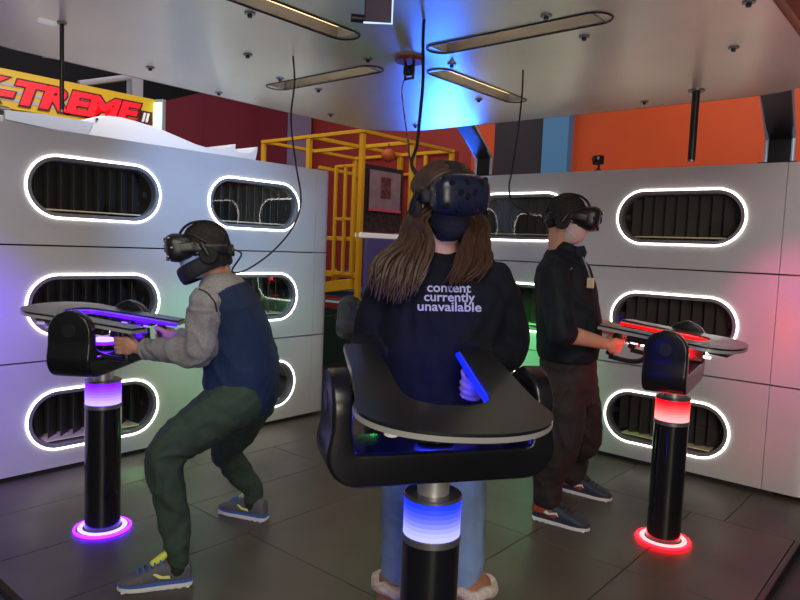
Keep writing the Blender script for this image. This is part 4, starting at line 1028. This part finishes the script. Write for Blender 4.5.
# ---------------- person in the dark shirt on the right
M['shirt'] = mat('dark_navy_shirt', (.007, .010, .017), .7, 0, .15, 20, .12, 300, spec=.25)
M['trouser'] = mat('dark_brown_trousers', (.014, .010, .011), .8, 0, .2, 30, .15, 300)
M['piping'] = mat('grey_blue_piping', (.22, .28, .38), .6)
r_up = mat('dark_blue_upper', (.018, .028, .050), .6, 0, .3, 90); r_or = mat('orange_red_heel', (.30, .055, .025), .6, 0, .3, 90); r_lace = mat('black_laces', (.02, .02, .022), .8)
Rp = thing('person', 'person in dark collared shirt and trousers standing at the red-lit gun stand', 'person')
FR = headframe(at(567, 219, 3.38), RV * .93 - GV * .30 - ZV * .16, 0, .95)
g1, g2 = STN['R'][1]
gn, gf = (g1, g2) if g1.dot(GV) < g2.dot(GV) else (g2, g1)
upR = STN['R'][2]
shN, shF = at(555, 275, 3.23), at(572, 274, 3.58)
elN, elF = at(560, 332, 3.13), at(583, 322, 3.68)
wrN = gn + (at(598, 343, 3.16) - gn).normalized() * .085; wrF = gf + (at(596, 318, 3.58) - gf).normalized() * .095
hN, tN = ground(533, 517), ground(587, 531); hF, tF = ground(561, 489), ground(606, 500)
anN = hN + (tN - hN).normalized() * .07; anF = hF + (tF - hF).normalized() * .07
bm = bmesh.new()
add_head(bm, FR, at(561, 253, 3.41))
loft(bm, [sil((548, 370), (585, 370), 3.42, .12), sil((546, 330), (588, 330), 3.42, .13), sil((546, 285), (582, 285), 3.42, .14), sil((552, 260), (574, 260), 3.42, .08)], True, 20)
for sh, el, wr, q in ((shN, elN, wrN, 1), (shF, elF, wrF, -1)): limb(bm, [sh + GV * .06 * q, sh, sh.lerp(el, .5), el, el.lerp(wr, .4), wr], [.045, .048, .046, .044, .041, .029])
add_hand(bm, wrN, gn, upR, -GV); add_hand(bm, wrF, gf, upR, GV)
limb(bm, [at(563, 385, 3.33), at(560, 440, 3.33), anN + ZV * .12, anN + ZV * .06], [.085, .055, .036, .036]); limb(bm, [at(578, 385, 3.52), at(582, 440, 3.60), anF + ZV * .24, anF + ZV * .06], [.075, .045, .034, .034])
fuse('body', bm, .0055, 2, M['skin'], Rp)
bm = bmesh.new()
loft(bm, [sil((541, 359), (595, 358), 3.42, .175), sil((539, 350), (597, 347), 3.42, .187), sil((537, 332), (599, 330), 3.42, .19), sil((536, 308), (597, 306), 3.42, .185), sil((536, 285), (593, 284), 3.42, .18), sil((538, 268), (587, 267), 3.42, .17), sil((544, 256), (579, 256), 3.42, .12), sil((550, 248), (574, 248), 3.415, .08)], True, 32, 2.4)
for sh, el, s in ((shN, elN, -1), (shF, elF, 1)):
    d = {-1: wrN, 1: wrF}[s]
    limb(bm, [sh.lerp(at(563, 270, 3.42), .4), sh, sh.lerp(el, .5) + GV * s * .01, el, el.lerp(d, .12 if s < 0 else .25)], [.07, .080, .074, .064, .058])
fuse('shirt', bm, .008, 3, M['shirt'], Rp, .010, (8, 8, 6), 8)
bm = bmesh.new()
ca, cb = at(584, 256, 3.40), at(551, 243, 3.41); cc = (ca + cb) / 2; cu = (cb - ca) / 2
tube(bm, [cc + cu * math.cos(a) * .95 + GV * .078 * math.sin(a) for a in [2 * PI * k / 30 for k in range(30)]], .021, 12, True, 0, 1, (.4, 1.2))
new('collar', bm, M['shirt'], Rp, True)
bm = bmesh.new()
for s in (-1,): prism(bm, [(-.03, -.02), (.008, -.045), (.028, -.005), (.02, .028), (-.02, .02)], -.004, .004, basis(RV, (ZV * .9 - RV * .2).normalized(), -GV, at(581, 251, 3.31)), .001)
new('collar_wing', bm, M['shirt'], Rp)
bm = bmesh.new(); tube(bm, [at(583, 257, 3.27), at(588, 270, 3.25), at(591, 282, 3.235)], .004, 6, k=4); lan = new('lanyard', bm, M['piping'], Rp, True)
bm = bmesh.new(); box(bm, at(590.5, 283, 3.225), (.035, .012, .05), .003); new('badge', bm, mat('pale_badge', (.6, .52, .35), .4), lan)
bm = bmesh.new(); tube(bm, [at(557, 256, 3.30), at(561, 265, 3.235), at(567, 271, 3.215), at(572, 268, 3.235)], .003, 6, k=4); new('piping', bm, M['piping'], Rp, True)
bm = bmesh.new()
loft(bm, [sil((543, 350), (592, 348), 3.42, .16), sil((540, 380), (595, 380), 3.42, .165), sil((541, 400), (594, 400), 3.42, .15)], True, 24, 2.4)
limb(bm, [at(563, 390, 3.34), at(562, 415, 3.33), at(559, 445, 3.33), anN + ZV * .25, anN + ZV * .15, anN + ZV * .125], [.115, .112, .102, .084, .075, .070])
limb(bm, [at(578, 390, 3.50), at(582, 415, 3.54), at(583, 440, 3.60), anF + ZV * .25, anF + ZV * .13, anF + ZV * .10], [.105, .10, .092, .080, .074, .070])
fuse('trousers', bm, .008, 3, M['trouser'], Rp, .013, (9, 9, 8), 9)
for h_, t_ in ((hN, tN), (hF, tF)):
    so = shoe(Rp, h_, t_, (r_up, sh_white, r_up, r_lace, r_lace, sh_white), .30, 1.1, 'wave')
    f = (t_ - h_).normalized(); r_ = f.cross(ZV)
    bm = bmesh.new(); rings = [(h_ + f * x + ZV * (.027 + h / 2), r_ * hw * 1.07, ZV * (h / 2)) for x, hw, h in ((.0, .018, .06), (.010, .031, .092), (.04, .0390, .098), (.09, .0405, .080), (.135, .042, .040))]
    loft(bm, rings, True, 20, 2.7); new('heel_panel', bm, r_or, so, True)
bm = bmesh.new(); Xh, Yh, Zh = [FR.to_3x3().col[i] for i in range(3)]
ell(bm, FR @ Vector((0, -.010, .038)), (Xh * .082, Yh * .101, Zh * .092), 30); ell(bm, FR @ Vector((0, -.06, -.02)), (Xh * .066, Yh * .045, Zh * .05), 20)
fuse('hair', bm, .006, 1, M['hair_dark'], Rp, .005, (60, 60, 60), 10)
face_mask(FR, M['mask_pink'], Rp, mat('white_loop', (.7, .7, .7), .7))
headset(FR, 'black headset worn by the person in the dark shirt', M['hs_black'])

# ------------------------------------------------------------------ headset cables
def cable(name, pts, r, label, clip=True):
    bm = bmesh.new(); tube(bm, pts, r, 8, k=8)
    o = new(name, bm, M['cable'], None, True); tag(o, label, 'cable', 'headset cables')
def onceil(px, py): return ground(px, py, CZ)
bL = FL @ Vector((0.0, -.130, -.012)); bR = FR @ Vector((0, -.130, -.012)); bW = FW @ Vector((-.06, -.11, .0))
p = onceil(293, 56)
cable('headset_cable', [p, p + ZV * -.12 + RV * .01, at(291, 120, 3.13), at(296, 165, 3.05), at(301, 200, 3.0), at(293, 227, 2.95), at(272, 252, 2.9), at(246, 270, 2.87), at(232, 271, 2.84), bL + ZV * -.02 + RV * .03, bL], .004, 'thin black cable looping from the canopy to the crouching person')
p = onceil(424, 20)
cable('headset_cable', [p, at(423, 40, 2.58), at(423, 80, 2.55), at(420, 115, 2.5), at(417, 145, 2.46), at(413, 170, 2.40), bW], .0062, 'thick black cable hanging down to the central headset')
p = onceil(406, 74)
cable('headset_cable', [p, at(402, 90, 3.1), at(404, 112, 3.0), at(408, 140, 2.75), at(414, 168, 2.45), bW + RV * .012], .0035, 'thin cable from the canopy hub to the central headset')
p = onceil(523, 70)
cable('headset_cable', [p, at(522, 95, 3.25), at(518, 130, 3.3), at(512, 170, 3.35), at(509, 188, 3.38), at(513, 203, 3.4), at(527, 213, 3.42), at(543, 225, 3.42), bR], .0042, 'thin black cable hanging from the canopy to the dark shirted person')
